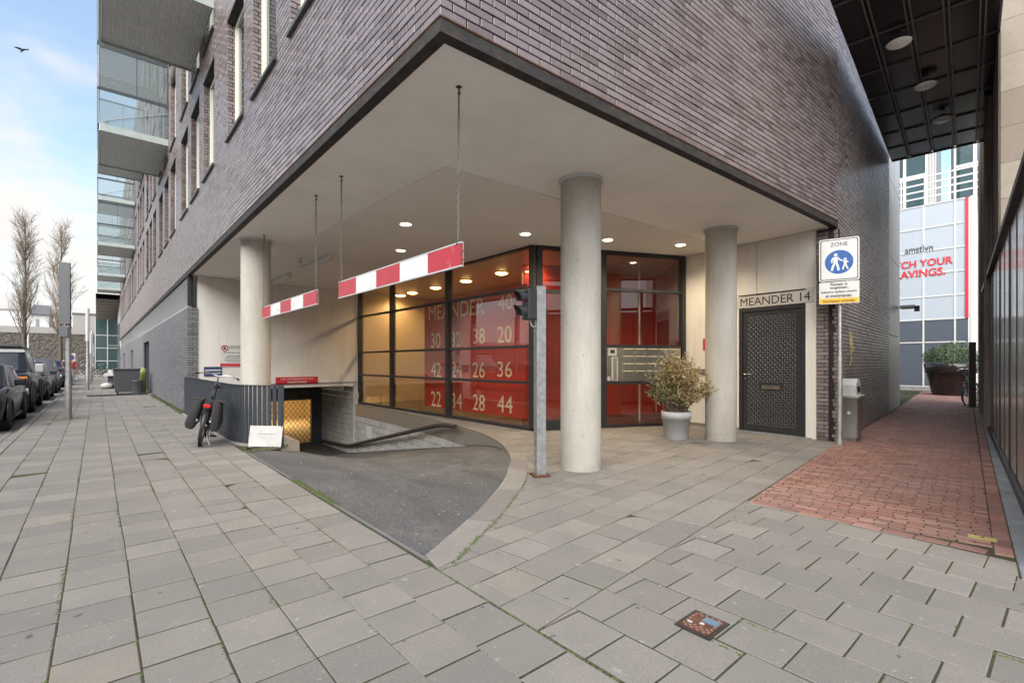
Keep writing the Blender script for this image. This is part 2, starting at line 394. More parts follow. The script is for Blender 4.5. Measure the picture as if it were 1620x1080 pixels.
t = NT('street clinker'); b = t.n('ShaderNodeTexBrick'); b.inputs['Scale'].default_value = 1; b.inputs['Brick Width'].default_value = .22; b.inputs['Row Height'].default_value = .11; b.inputs['Mortar Size'].default_value = .006
t.l(t.pos(), b.inputs['Vector']); b.inputs['Color1'].default_value = (.16,.145,.135,1); b.inputs['Color2'].default_value = (.23,.21,.2,1); b.inputs['Mortar'].default_value = (.04,.045,.03,1)
M['road'] = t.bsdf(t.mix(t.ramp(t.noise(1.1, 6), [(.4, 0.0), (.7, .5)]), b.outputs[0], (.1,.09,.085)), .8, 0, .3, t.bump(b.outputs['Fac'], -.5, .01))
t = NT('kerb stone'); M['kerb'] = t.bsdf(t.ramp(t.noise(6, 7, .65), [(.3, (.19,.185,.18)), (.7, (.3,.29,.275))]), .8, 0, .3, t.bump(t.noise(140, 4), .4, .004))
t = NT('blue stone strip'); M['bluestone'] = t.bsdf(t.ramp(t.noise(3, 7, .65), [(.3, (.13,.145,.165)), (.7, (.25,.27,.29))]), .6, 0, .4, t.bump(t.noise(60, 4), .3, .004))
M['earth'] = plain('earth', (.09,.08,.065), .95, bscale=20, bump=.4)
M['black'] = plain('black powder coat', (.022,.023,.025), .4)
M['anthracite'] = plain('anthracite paint', (.035,.042,.052), .45, var=.3)
M['doorpaint'] = plain('dark steel door paint', (.024,.025,.028), .38)
M['galv'] = None
t = NT('galvanised steel'); f = t.noise(14, 4, .6); M['galv'] = t.bsdf(t.mix(t.ramp(t.noise(5, 6, .65, (1,1,.3)), [(.5, 0.0), (.75, .6)]), t.ramp(f, [(.3, (.22,.228,.225)), (.7, (.36,.365,.355))]), (.17,.16,.14)), .48, .55, .5, t.bump(t.noise(80, 3), .1, .003))
M['steel'] = plain('brushed stainless', (.52,.5,.45), .32, 1.0, var=.12, bump=.03)
M['chrome'] = plain('chrome', (.7,.7,.7), .15, 1.0, var=.05, bump=0)
M['chain'] = plain('old chain steel', (.2,.19,.16), .5, .8, var=.5, scale=30)
M['chaindark'] = plain('dark chain steel', (.06,.055,.05), .6, .6, var=.4, scale=30)
t = NT('red reflective sheet'); sc = t.ramp(t.noise(5, 8, .75, (1,1,1), 1.2), [(.6, 0.0), (.66, .8)]); M['signred'] = t.bsdf(t.mix(sc, (.40,.028,.042), (.55,.28,.28)), .4, 0, .5)
t = NT('white reflective sheet'); sc = t.ramp(t.noise(4, 8, .7, (1,1,1), 1), [(.55, 0.0), (.68, .6)]); M['signwhite'] = t.bsdf(t.mix(sc, (.66,.66,.65), (.36,.35,.33)), .4, 0, .5)
M['white'] = plain('white enamel', (.56,.56,.545), .4, var=.06)
M['whitedirty'] = plain('dirty white board', (.46,.45,.43), .6, var=.25, scale=9)
M['ink'] = plain('black print', (.02,.02,.02), .6, bump=0)
M['blue'] = plain('sign blue', (.004,.075,.30), .4, bump=0)
M['yellow'] = plain('sign yellow', (.75,.42,.02), .4, bump=0)
M['redink'] = plain('red print', (.5,.02,.035), .45, bump=0)
M['navy'] = plain('navy plate', (.03,.045,.13), .4, bump=0)
M['cream_print'] = plain('cream print', (.9,.76,.52), .5, bump=0)
M['redwall'] = plain('red lobby wall', (.52,.046,.022), .35, var=.12, scale=1.5)
M['orangewall'] = plain('orange red lobby wall', (.36,.035,.02), .4, var=.12, scale=1.5)
M['beige'] = plain('beige lobby wall', (.42,.32,.19), .6, var=.08, scale=1.5)
M['lobbyfloor'] = plain('dark lobby floor', (.06,.052,.045), .25, var=.3)
M['glass'] = glass('clear window glass', (.84,.86,.84), 1.52)
M['lobbyglass'] = glass('lobby glass', (.95,.94,.92), 1.95)
M['balconyglass'] = glass('balcony glass', (.76,.81,.815), 1.65, haze=.10)
t = NT('dark apartment window'); M['pane'] = t.bsdf((.03,.036,.038), .03, 0, .8)
t = NT('dim curtain behind glass'); M['panelight'] = t.bsdf((.25,.27,.26), .08, 0, .8)
M['frame'] = plain('cream window frame', (.66,.65,.56), .45, var=.05)
M['dullsteel'] = plain('dull grey sign back', (.13,.135,.14), .5, .2)
M['sill'] = plain('dark metal sill', (.05,.047,.045), .4)
t = NT('ribbed balcony sheet'); M['deck'] = t.bsdf(t.ramp(t.noise(5, 5), [(.3, (.56,.585,.575)), (.7, (.66,.68,.67))]), .5, .2, .5)
M['edge'] = plain('pale green glass edge', (.36,.40,.385), .3)
t = NT('grey wall block'); c = t.ramp(t.n('ShaderNodeObjectInfo').outputs['Random'], [(0, (.34,.335,.315)), (1, (.44,.43,.405))]); c = t.mix(t.ramp(t.noise(3, 6), [(.4, 0.0), (.7, .4)]), c, (.28,.27,.25)); M['wblock'] = t.bsdf(c, .8, 0, .3, t.bump(t.noise(130, 4), .3, .004))
M['copper'] = plain('worn metal fascia', (.30,.285,.26), .4, .5, var=.25, scale=2.5)
M['rubber'] = plain('black rubber', (.018,.018,.019), .75, spec=.3)
M['plastic'] = plain('black plastic', (.03,.032,.036), .5)
M['canvas'] = plain('grey black canvas', (.022,.021,.021), .8, bump=.3, bscale=200)
M['tail'] = plain('red lens', (.5,.01,.012), .15, bump=0)
M['amber'] = plain('amber lens', (.8,.2,.01), .15, bump=0)
M['lens'] = plain('headlamp lens', (.55,.57,.58), .08, bump=0)
M['carglass'] = plain('car glass', (.07,.085,.085), .04, spec=.8, var=.1, bump=0)
M['litter'] = plain('bin grey', (.4,.405,.4), .5, var=.2, scale=12)
M['bin'] = plain('wheelie bin charcoal', (.06,.065,.07), .5, var=.25)
M['potgrey'] = plain('pale grey pot', (.42,.42,.43), .55, var=.08)
M['potblack'] = plain('glossy black pot', (.022,.017,.016), .14, var=.3, bump=.02)
M['soil'] = plain('potting soil', (.04,.03,.02), .95, bump=.5)
t = NT('travertine panel'); c = t.ramp(t.n('ShaderNodeObjectInfo').outputs['Random'], [(0, (.25,.21,.175)), (1, (.35,.31,.265))]); c = t.mix(t.ramp(t.noise(9, 7, .7), [(.45, 0.0), (.75, .5)]), c, (.2,.17,.14)); M['travertine'] = t.bsdf(c, .75, 0, .3, t.bump(t.noise(40, 6, .7), .4, .006))
t = NT('stained concrete'); f = t.noise(3, 6, .65, (3,3,.22)); M['stained'] = t.bsdf(t.ramp(f, [(.3, (.10,.085,.07)), (.55, (.2,.175,.145)), (.8, (.3,.265,.22))]), .8, 0, .3, t.bump(t.noise(30, 5), .3, .006))
t = NT('dirty screen glass'); f = t.noise(3, 6, .65, (4,4,.3)); M['screen'] = t.bsdf(t.ramp(f, [(.3, (.24,.225,.205)), (.6, (.40,.375,.345)), (.85, (.58,.54,.49))]), t.math('MULTIPLY_ADD', f, .3), 0, .8); t.t.nodes['Math'].inputs[2].default_value = .02
M['canopy'] = plain('black canopy panel', (.012,.011,.011), .22, spec=.4, var=.3)
M['canopybar'] = plain('dull canopy rail', (.11,.105,.105), .45)
M['lampoff'] = plain('opal lamp glass', (.88,.88,.9), .35, bump=0)
t = NT('pale metal cladding'); M['clad'] = t.bsdf(t.ramp(t.noise(1.5, 6, .6, (2,2,.3)), [(.3, (.42,.43,.43)), (.7, (.56,.57,.57))]), .4, .1, .5)
M['fpanel'] = plain('pale blue white facade panel', (.36,.405,.455), .35, var=.04)
M['slate'] = plain('slate blue infill panel', (.07,.085,.11), .4, var=.1)
M['teal'] = plain('teal glass', (.025,.052,.055), .08, spec=.8, bump=0)
t = NT('rough stone wall'); v = t.n('ShaderNodeTexVoronoi'); v.inputs['Scale'].default_value = 3.6; t.l(t.pos(), v.inputs['Vector']); cc = t.mix(t.noise(3, 6), t.ramp(v.outputs['Distance'], [(.0, (.20,.175,.155)), (.55, (.07,.062,.056))]), (.11,.10,.085)); M['stone'] = t.bsdf(cc, .9, 0, .2, t.bump(v.outputs['Distance'], 1, .1))
M['stonecap'] = plain('pale wall top', (.3,.285,.27), .8, var=.2)
M['render'] = plain('white render', (.62,.62,.61), .8, var=.08, scale=2)
M['roof'] = plain('dark roof', (.1,.1,.11), .7)
M['bark'] = plain('tree bark', (.09,.075,.055), .9, var=.4, scale=14, bump=.5, bscale=30)
M['twig'] = plain('bare twig', (.23,.18,.135), .8, var=.3)
M['leafgreen'] = plain('leaf green', (.04,.068,.022), .5, var=.5, scale=22, bump=0)
M['leaflight'] = plain('leaf light green', (.075,.11,.045), .5, var=.4, scale=20, bump=0)
M['leafdry'] = plain('dry leaf', (.22,.15,.06), .7, var=.5, scale=30, bump=0)
M['leafdry2'] = plain('dry straw leaf', (.40,.31,.16), .7, var=.4, scale=30, bump=0)
M['moss'] = plain('moss', (.075,.095,.03), .95, var=.5, scale=30, bump=.6)
M['skin'] = plain('skin', (.5,.3,.22), .6, bump=0)
M['cloth_dark'] = plain('dark cloth', (.025,.028,.04), .9)
M['cloth_red'] = plain('red cloth', (.4,.06,.05), .9)
M['downlight'] = emit('lit downlight', (1, .82, .5), 9)
M['lobbylamp'] = emit('lit lobby lamp', (1, .62, .2), 5)
M['tube'] = plain('fluorescent cover', (.62,.62,.58), .3, bump=0)
M['garagelamp'] = emit('lit garage tube', (1, .68, .3), 6)
M['garagewall'] = plain('garage wall', (.6,.5,.33), .8, var=.15, scale=2)
M['graffiti'] = plain('yellow spray paint', (.62,.57,.24), .7)
M['paper'] = plain('litter paper', (.34,.29,.22), .7, bump=0)
# ------------------------------------------------------------------ things built in world coordinates
WORLD = {}
def wthing(name, label, cat, loc, rz=0, group=None):
    t = thing(name, label, cat, loc, rz, group)
    WORLD[t] = (Matrix.Translation(Vector(loc)) @ Matrix.Rotation(rz, 4, 'Z')).inverted(); return t
_link = link
def link(name, me, parent=None, mw=None):
    o = _link(name, me, parent, mw)
    if parent is not None and parent in WORLD: o.matrix_parent_inverse = WORLD[parent]
    return o

# ------------------------------------------------------------------ ground plan
FX = 1.82                                                     # street facade plane
CRV = smooth_path([(1.74,2.99,0),(2.0,3.16,0),(2.76,3.67,0),(3.77,4.5,0),(4.72,5.62,0),(5.45,7.03,0),(5.88,8.8,0),(6.2,11.5,0),(6.42,15.42,0)], 8)
def xr(y):
    for a, b in zip(CRV, CRV[1:]):
        if a.y <= y <= b.y: return a.x+(b.x-a.x)*(y-a.y)/max(1e-6, b.y-a.y)
    return CRV[0].x if y < CRV[0].y else 6.46
def xl(y): return 1.74+.71*sstep(8.2, 8.6, y)
def rampz(x, y):
    w = max(sstep(0, 2.2, x-1.74), sstep(8.3, 11.5, y)); s = max(0, y-5.2)
    return -.004-w*min(1.68, .17*(s-.9*(1-math.exp(-s/.9))))

# ground far and wide, with the hole the ramp goes down through
g = MB(); B = 260
for x0, x1, y0, y1 in ((-B,1.0,-B,B),(12.5,B,-B,B),(1.0,12.5,-B,2.7),(1.0,12.5,30,B)):
    g.quad((x0,y0,-.16),(x1,y0,-.16),(x1,y1,-.16),(x0,y1,-.16))
struct(g.build('ground', M['earth']))
g = MB(); g.quad((-14,-30,-.10),(-1.2,-30,-.10),(-1.2,150,-.10),(-14,150,-.10)); struct(g.build('road', M['road']))
# street sidewalk
side = struct(MB().prism([(-1.16,-6),(1.735,-6),(1.735,8.3),(1.9,8.9),(1.9,72),(-1.16,72)], -.15, -.0045).build('sidewalk', M['bed']))
P = .309
tl = Pieces('paving_tile', .302, .302, .06, .004, M['tile',0], M['tile',1])
for i in range(9):
    x = -1.085+P*(i+.5); y = -2.6+random.random()*.3
    if i % 2: y += .15
    while y < 71:
        ln = P if random.random() < .97 else P*.6
        wv = .012*noise.noise((x*.7, y*.35, 0))
        tl.add((x+wv, y+ln/2, random.gauss(0,.0016)), (0,1,0), (0,0,1), ln-.0145, .3035+random.gauss(0,.0015), tilt=.005)
        y += ln
tl.emit(side)
# narrow edge row + kerb along the road
for i in range(60):
    pass
kb = Pieces('kerb_stone', .98, .11, .2, .012, M['tile',0], M['tile',1])
y = -4
while y < 70: kb.add((-1.145, y+.5, .0), (0,1,0), (0,0,1), tilt=.002); y += 1.0
kb.emit(side, 40)
kb = Pieces('gutter_stone', .215, .105, .08, .005, M['tile',0], M['tile',1])
y = 6
while y < 45:
    for c in range(3): kb.add((-1.27-.112*c, y+.11*(c%2), -.085), (0,1,0), (0,0,1), tilt=.006)
    y += .222
kb.emit(side, 120)
# steel edge strip beside the asphalt, with moss
MB().box(1.712,1.738,2.9,8.3,-.08,.004).build('edge_strip', M['dullsteel'], side)
def moss_run(name, pts, n, wd, parent, hh=.02):
    b = MB()
    for i in range(n):
        k = random.random()*(len(pts)-1); j = int(k); p = Vector(pts[j]).lerp(Vector(pts[j+1]), k-j)
        p += Vector((random.gauss(0,wd), random.gauss(0,wd), 0)); r = random.uniform(.004,.013)
        a = random.random()*6.28
        b.add([(p.x+r*math.cos(a+q), p.y+r*math.sin(a+q), p.z) for q in (0,1.57,3.14,4.71)]+[(p.x, p.y, p.z+random.uniform(.3,1)*hh)], [(0,1,4),(1,2,4),(2,3,4),(3,0,4)], tone=random.random())
    return struct(b.build(name, M['moss'], parent), 'stuff')
moss_run('moss', [(1.73,4.6,.0),(1.73,5.9,.0)], 420, .018, side, .025)
moss_run('moss', [(1.74,8.2,.0),(2.3,8.35,.0)], 200, .04, side, .04)
moss_run('moss', [(1.77,15.2,.0),(1.78,17.5,0),(1.7,24,.0)], 900, .05, side, .05)
moss_run('moss', [(-.52,15.4,.0),(-.5,15.9,.0)], 700, .22, side, .008)
for xx in (-.167,.142,.451,.76,1.069,1.378): moss_run('moss', [(xx,1.6,-.003),(xx,9,-.003)], 420, .004, side, .006)

# forecourt and porch floor: tiles laid at a slight angle to the facade
KO = offset_path(CRV, .25)
GA, GB = Vector((6.58,7.03,0)), Vector((9.79,5.62,0))        # right hand glazing
kerb_out = [p for p in KO if p.y < 15.2]
kerb_out[0] = Vector((1.704,2.74,0))
R1 = [(1.704,1.785),(4.86,2.12),(9.3,2.62),(9.62,2.70),(9.66,2.98),(9.80,5.60),(6.60,7.0),(6.575,15.3)]+[(p.x,p.y) for p in reversed(kerb_out)]
R2 = [(1.704,-2.6),(4.6,-2.6),(4.6,.09),(4.40,.235),(4.75,.27),(4.86,2.112),(1.704,1.779)]
bed = MB()
def poly_obj(b, poly, z):
    from mathutils.geometry import tessellate_polygon
    fl = []
    for t3 in tessellate_polygon([[Vector((p[0],p[1],0)) for p in poly]]):
        fl.append(t3 if area([poly[i] for i in t3]) > 0 else t3[::-1])
    b.add([(p[0],p[1],z) for p in poly], fl)
allfore = [(1.735,-2.6),(16.5,-2.6),(16.5,1.5),(40,4.0),(40,8),(16.0,3.3),(9.75,2.75),(9.85,5.62),(6.62,7.05),(6.6,15.42)]+[(p.x+.01,p.y) for p in reversed(CRV)]
poly_obj(bed, allfore, -.0045)
# sides of the bed along the ramp cut
fore = struct(bed.build('forecourt', M['bed']))
def lay(region, ang, org, size, parent, run_x=True, pw=.305):
    pc = Pieces('paving_tile', size-.009, size-.009, .06, .004, M['tile',0], M['tile',1])
    ca, sa = math.cos(ang), math.sin(ang); ux, uy = (ca,sa), (-sa,ca)
    if area(region) < 0: region = region[::-1]
    cut = []
    for j in range(-30, 70):
        off = (.5*(j%2) + random.gauss(0,.03))*size
        for i in range(-40, 60):
            a0, b0 = i*size+off, j*size
            if not run_x: a0, b0 = j*size, i*size+off
            g_ = .0035
            cor = [(a0+g_,b0+g_),(a0+size-g_,b0+g_),(a0+size-g_,b0+size-g_),(a0+g_,b0+size-g_)]
            cw = [(org[0]+a*ux[0]+b*uy[0], org[1]+a*ux[1]+b*uy[1]) for a, b in cor]
            pl = region
            for q in range(4):
                pl = clip_poly(pl, cw[q], cw[(q+1)%4])
                if len(pl) < 3: break
            if len(pl) < 3: continue
            A = area(pl); full = (size-2*g_)**2
            if A < .0008: continue
            if A > full*.995:
                c = ((cw[0][0]+cw[2][0])/2, (cw[0][1]+cw[2][1])/2, random.gauss(0,.0016))
                pc.add(c, (ux[0],ux[1],0), (0,0,1), size-.009, size-.009, tilt=.0055)
            else: cut.append(pl)
    pc.emit(parent)
    for pl in cut:
        MB().prism(pl, -.05, random.gauss(0,.001)).build('paving_tile', M['tile',0], parent)
lay(R1, R(6.06), (1.704,1.786), .306, fore)
lay(R2, R(0), (1.704,1.78), .306, fore, run_x=False)
# kerb band that follows the curve of the ramp
acc = 0; last = 0; n_ = len(kerb_out)
j = 0
while j < n_-1:
    k = j; d = 0
    while k < n_-1 and d < .46: d += (kerb_out[k+1]-kerb_out[k]).length; k += 1
    poly = [(p.x,p.y) for p in kerb_out[j:k+1]]+[(p.x+.012,p.y-.006) for p in reversed(CRV[j:k+1])]
    a, b = Vector(poly[0]), Vector(poly[len(poly)//2-1]); 
    cx = sum(p[0] for p in poly)/len(poly); cy = sum(p[1] for p in poly)/len(poly)
    poly = [(cx+(x-cx)*.985, cy+(y_-cy)*.985) for x, y_ in poly]
    MB().prism(poly, -.07, .004+random.gauss(0,.001)).build('kerb_stone', M['tile',0], fore); j = k
moss_run('moss', [(1.8,2.72,0)]+[tuple(p) for p in kerb_out[1:26]], 330, .012, fore, .014)
for a_, b_ in (((2.59,-.5,-.004),(2.59,1.85,-.004)),((2.9,.1,-.004),(2.9,1.9,-.004)),((3.2,0,-.004),(3.2,1.9,-.004)),((1.70,-.5,-.004),(1.70,2.8,-.004)),((2.28,0,-.004),(2.28,1.9,-.004))):
    moss_run('moss', [a_, b_], 240, .004, fore, .006)
# red clinker alley
alley = struct(MB().prism([(4.80,.27),(4.88,2.11),(9.5,2.64),(15.9,3.22),(34,5.5),(34,3.6),(15.8,1.46)], -.1, -.0035).build('alley', M['bed']))
AD = Vector((1,.107,0)).normalized(); AN = Vector((-AD.y,AD.x,0))
rc = Pieces('brick', .2, .047, .05, .004, M['clinker',0], M['clinker',1])
def strip_y(x): return .275+(x-4.8)*.1075
def left_y(x): return 2.10+(x-4.88)*.116 if x < 9.5 else 2.63+(x-9.5)*.0916
k = 0; s = .0
while s < 25:
    x0 = 4.95+s
    yb = strip_y(x0)+.11; yt = left_y(x0) if x0 < 15.8 else left_y(15.8)+(x0-15.8)*.11
    v = yb - (.1 if k % 2 else 0) + random.uniform(-.02,.02)
    while v < yt:
        a0, a1 = max(v, yb), min(v+.2, yt-.01)
        if a1-a0 > .04:
            rc.add((x0-(a0+a1)/2*.107+.12, (a0+a1)/2, random.gauss(0,.0015)+.002), (-.107,1,0), (0,0,1), a1-a0-.003-random.random()*.005, .049-random.random()*.003, tilt=.012)
        v += .206
    k += 1; s += .0535
rc.emit(alley)
eb = Pieces('edge_brick', .2, .1, .05, .004, M['clinker',0], M['clinker',1])
x = 4.85
while x < 22: eb.add((x+.1, strip_y(x+.1)+.05, .003), (1,.1075,0), (0,0,1), .195, .098, tilt=.006); x += .205
y = .42
while y < 2.05: eb.add((4.86+(y-.3)*.0, y+.1, .003), (.04,1,0), (0,0,1), .195, .098, tilt=.006); y += .205
x = 5.0
eb.emit(alley)
bs = Pieces('blue_stone', .9, .2, .1, .006, M['bluestone'], M['bluestone'])
x = 4.4
while x < 22: bs.add((x+.45, strip_y(x+.45)-.115, .006), (1,.1075,0), (0,0,1), .893, .215, tilt=.002); x += .9
bs.emit(alley, 60)

# asphalt ramp
rp = MB(); NX, ys = 26, [2.995+i*.16 for i in range(99)]
vs = []; fs = []
for y in ys:
    a, b = xl(y), xr(y)+.004
    for i in range(NX+1): x = a+(b-a)*i/NX; vs.append((x, y, rampz(x,y)+.003*noise.noise((x*2,y*2,0))-.002))
for j in range(len(ys)-1):
    for i in range(NX): q = j*(NX+1)+i; fs.append((q,q+1,q+NX+2,q+NX+1))
rp.add(vs, fs, smooth=True); struct(rp.build('ramp', M['asphalt']))
lf = MB()
for i in range(60):                                           # leaf scraps and grit on the asphalt
    y = random.uniform(3.2,9.5); x = random.uniform(xl(y)+.02, xr(y)-.02); r = random.uniform(.006,.022); a = random.random()*6.3
    z = rampz(x,y)+.004
    lf.add([(x+r*math.cos(a),y+r*math.sin(a),z),(x+r*.5*math.cos(a+1.6),y+r*.5*math.sin(a+1.6),z+.006),(x-r*math.cos(a),y-r*math.sin(a),z+.002),(x-r*.5*math.cos(a+1.6),y-r*.5*math.sin(a+1.6),z+.004)], [(0,1,2,3)])
for i in range(80):
    x = random.uniform(-.9,4.5); y = random.uniform(.1,6); 
    if x > 1.6 and y > 2.6: continue
    r = random.uniform(.004,.012); a = random.random()*6.3; z = .004
    lf.add([(x+r*math.cos(a),y+r*math.sin(a),z),(x+r*.5*math.cos(a+1.6),y+r*.5*math.sin(a+1.6),z+.005),(x-r*math.cos(a),y-r*math.sin(a),z+.002),(x-r*.5*math.cos(a+1.6),y-r*.5*math.sin(a+1.6),z+.003)], [(0,1,2,3)])
struct(lf.build('litter_scraps', M['paper']), 'stuff')

# ------------------------------------------------------------------ the apartment building
BL = wthing('apartment_building', 'purple brick apartment building raised over an open corner porch on round concrete columns', 'building', (FX,2.89,0))
bk = Pieces('brick', .228, .057, .05, .003, M['brick',0], M['brick',1])
gk = Pieces('grey_brick', .228, .057, .05, .003, M['gbrick',0], M['gbrick',1])
PL, PH = .24, .0672
def holes_at(holes, z): return sorted([(a,b) for a,b,c,d in holes if c-.01 < z < d+.01])
def brick_face(pc, p, q, z0, z1, holes=(), n=None, start=0.0):
    p, q = Vector((p[0],p[1],0)), Vector((q[0],q[1],0)); d = q-p; Ln = d.length; d.normalize(); n = Vector((n[0],n[1],0)).normalized()
    k = 0; z = z0+PH/2
    up = Vector((0,0,1)); a = d if n.cross(d).z > 0 else -d
    while z < z1:
        s = start-(PL/2 if k%2 else 0)-random.choice((0,0,0,PL*.25))*0
        hs = holes_at(holes, z)
        while s < Ln:
            iv = [(max(s+.006,0), min(s+PL-.006,Ln))]
            for ha, hb in hs:
                nx = []
                for u, v in iv:
                    if hb <= u or ha >= v: nx.append((u,v)); continue
                    if u < ha: nx.append((u,ha))
                    if v > hb: nx.append((hb,v))
                iv = nx
            for u, v in iv:
                if v-u > .03:
                    c = p+d*((u+v)/2)+up*z
                    pc.add(c, a, n, v-u, .057+random.gauss(0,.0006), tilt=.004, lift=random.gauss(0,.0012))
            s += PL
        k += 1; z += PH
def backing(b, p, q, z0, z1, holes=(), n=None, rec=.012, th=.12):
    p, q = Vector((p[0],p[1],0)), Vector((q[0],q[1],0)); d = q-p; Ln = d.length; d.normalize(); n = Vector((n[0],n[1],0)).normalized()
    S_ = sorted({0, Ln, *[h for a in holes for h in a[:2] if 0 < h < Ln]}); Z_ = sorted({z0, z1, *[h for a in holes for h in a[2:] if z0 < h < z1]})
    for s0, s1 in zip(S_, S_[1:]):
        run = None
        for za, zb in zip(Z_, Z_[1:]):
            m, zm = (s0+s1)/2, (za+zb)/2
            if any(a < m < b_ and c < zm < e for a,b_,c,e in holes): continue
            b.obox(p+d*m-n*(rec+th/2)+Vector((0,0,zm)), d, (0,0,1), n, s1-s0, zb-za, th)
# windows of the street facade
wins = []
for k in range(9):
    for o in (0,1.9,3.8):
        y0 = 5.05+6.43*k+o
        for zz in (5.43,8.23,11.03,13.83):
            if y0+1.3 < 65: wins.append((y0, zz))
HW, HH = 1.3, 2.15
hol = [(y-2.89, y-2.89+HW, z, z+HH) for y, z in wins]
Yb, Zb = 30.0, 10.6
near = [h for h in hol]
brick_face(bk, (FX,2.89), (FX,Yb), 3.78, Zb, near, (-1,0))
w = MB(); backing(w, (FX,2.89), (FX,Yb), 3.78, 3.78+102*PH, near, (-1,0)); w.build('wall', M['mortar'], BL)
w = MB(); backing(w, (FX,2.89), (FX,Yb), 3.78+102*PH, 17, near, (-1,0), rec=.0); backing(w, (FX,Yb), (FX,66), 3.78, 17, [(a-(Yb-2.89),b-(Yb-2.89),c,d) for a,b,c,d in hol], (-1,0), rec=.0); w.build('wall', M['farbrick'], BL)
# corner front and alley wall
F0, F1, F2 = (FX,2.89), (9.6,2.66), (15.8,3.21)
nF = (-.0295,-1); nA = (.0884,-.996)
brick_face(bk, F0, F1, 3.78, 7.2, (), nF, start=-.02); brick_face(bk, F1, F2, .0, 7.2, (), nA)
w = MB(); backing(w, F0, F1, 3.78, 7.2, (), nF); backing(w, F1, F2, 0, 7.2, (), nA); w.build('wall', M['mortar'], BL)
w = MB(); backing(w, F0, F1, 7.2, 17, (), nF, 0); backing(w, F1, F2, 7.2, 17, (), nA, 0); w.build('wall', M['farbrick'], BL)
brick_face(bk, (9.595,2.98), (9.595,2.66), 0, 3.66, (), (-1,0)); w = MB(); backing(w, (9.595,2.98), (9.595,2.66), 0, 3.66, (), (-1,0)); w.build('wall', M['mortar'], BL)
# reveals of the near windows
for y, z in wins:
    if z < 6 and y < 28 or (8 < z < 9 and y < 28):
        brick_face(bk, (FX,y+HW-.009), (FX+.15,y+HW-.009), z, z+HH, (), (0,-1), start=-.04)
# ground floor in grey brick
gh = [(27.8-15.37,31.2-15.37,0,2.37),(40.7-15.37,43.7-15.37,.0,2.2),(53.0-15.37,56.6-15.37,.0,2.15),(62-15.37,64-15.37,0,2.1)]
brick_face(gk, (FX,15.37), (FX,32), 0, 2.80, gh, (-1,0)); brick_face(gk, (FX,15.365), (2.06,15.365), 0, 2.80, (), (0,-1))
w = MB(); backing(w, (FX,15.38), (FX,32), 0, 2.82, gh, (-1,0)); w.box(FX+.014,2.05,15.38,15.6,0,2.82); w.build('wall', M['mortar'], BL)
w = MB(); backing(w, (FX,32), (FX,66), 0, 2.82, [(a-(32-15.37),b-(32-15.37),c,d) for a,b,c,d in gh], (-1,0), 0); w.build('wall', M['fargbrick'], BL)
bk.emit(BL); gk.emit(BL, 150)
for a,b,c,d in gh:
    o = MB().box(FX+.22,FX+.26,15.37+a,15.37+b,c,d).build('service_door', M['anthracite'], BL)
    MB().box(FX+.12,FX+.2,15.37+b-.5,15.37+b,c,d).build('door_frame', M['anthracite'], o)
MB().box(FX+.02,FX+.10,15.39,66,2.825,2.86).build('louvre_sill', M['galv'], BL)
for k in range(12):
    z = 2.89+k*.066; MB().beam((FX+.04,15.40,z),(FX+.04,65,z-.02),.045,.006,up=(-1,0,.55)).build('louvre_slat', M['clad'], BL)
MB().box(FX+.09,FX+.14,15.4,65,2.87,3.66).box(FX+.002,FX+.09,15.375,15.40,2.87,3.66).build('louvre_backing', M['black'], BL)
# windows: frame with pane and sill as sub-parts, meshes shared
fb = MB(); t = .085
fb.box(.12,.22,0,HW,0,t).box(.12,.22,0,HW,HH-t,HH).box(.12,.22,0,t,t,HH-t).box(.12,.22,HW-t,HW,t,HH-t)
fb.box(.14,.20,t+.012,t+.06,t+.0,HH-t).box(.14,.20,HW-t-.06,HW-t-.012,t,HH-t)
wf = fb.mesh('window', M['frame']); wp = MB().box(.165,.175,t,HW-t,t,HH-t).mesh('pane', M['pane']); ws = MB().box(-.045,.12,-.02,HW+.02,-.05,-.004).mesh('sill', M['sill'])
wl = MB().box(-.01,.12,0,HW,HH-.004,HH+.03).mesh('lintel', M['angle'])
for y, z in wins:
    f = link('window', wf, BL, Matrix.Translation((FX,y,z)))
    for nm, me in (('pane',wp),('sill',ws),('lintel',wl)): link(nm, me, f)
# steel angle at the foot of the hanging brickwork
MB().prism([(FX-.006,2.885),(FX-.006,66),(FX+.09,66),(FX+.09,2.98),(9.6,2.75),(9.6,2.652)], 3.665, 3.765).build('steel_angle', M['angle'], BL)
MB().prism([(FX-.012,2.878),(FX-.012,66),(FX+.05,66),(FX+.05,2.94),(9.59,2.71),(9.59,2.644)], 3.766, 3.778).build('steel_flange', M['rust'], BL)
# soffit: outer sheet and inner sheet a little lower, thin joints left open
INN = [(3.15,4.9),(9.62,4.62),(9.9,5.7),(9.9,16),(2.9,16)]
so = MB(); so.prism([(FX+.092,2.985),(9.6,2.755),(9.75,2.98),(9.9,5.7),(9.9,16),(12,16),(12,27),(FX+.1,27)], 3.695, 3.9); so.build('soffit', M['soffit'], BL)
MB().prism(INN, 3.683, 3.694).build('soffit', M['soffit_shaded'], BL)
for p_, q_ in (((5.3,2.9),(5.75,4.7)),((2.0,6.2),(3.0,6.3)),((8.0,2.85),(8.2,4.6))):
    MB().beam((*p_,3.694),(*q_,3.694),.006,.004).build('soffit_joint', M['cream_print'], BL)
MB().prism([(FX+.15,2.99+.1),(12,2.9),(12,30),(FX+.15,30)], 3.905, 4.1).build('light_block_slab', M['column'], BL)  # unseen slab added to keep sky light from leaking into the lobby
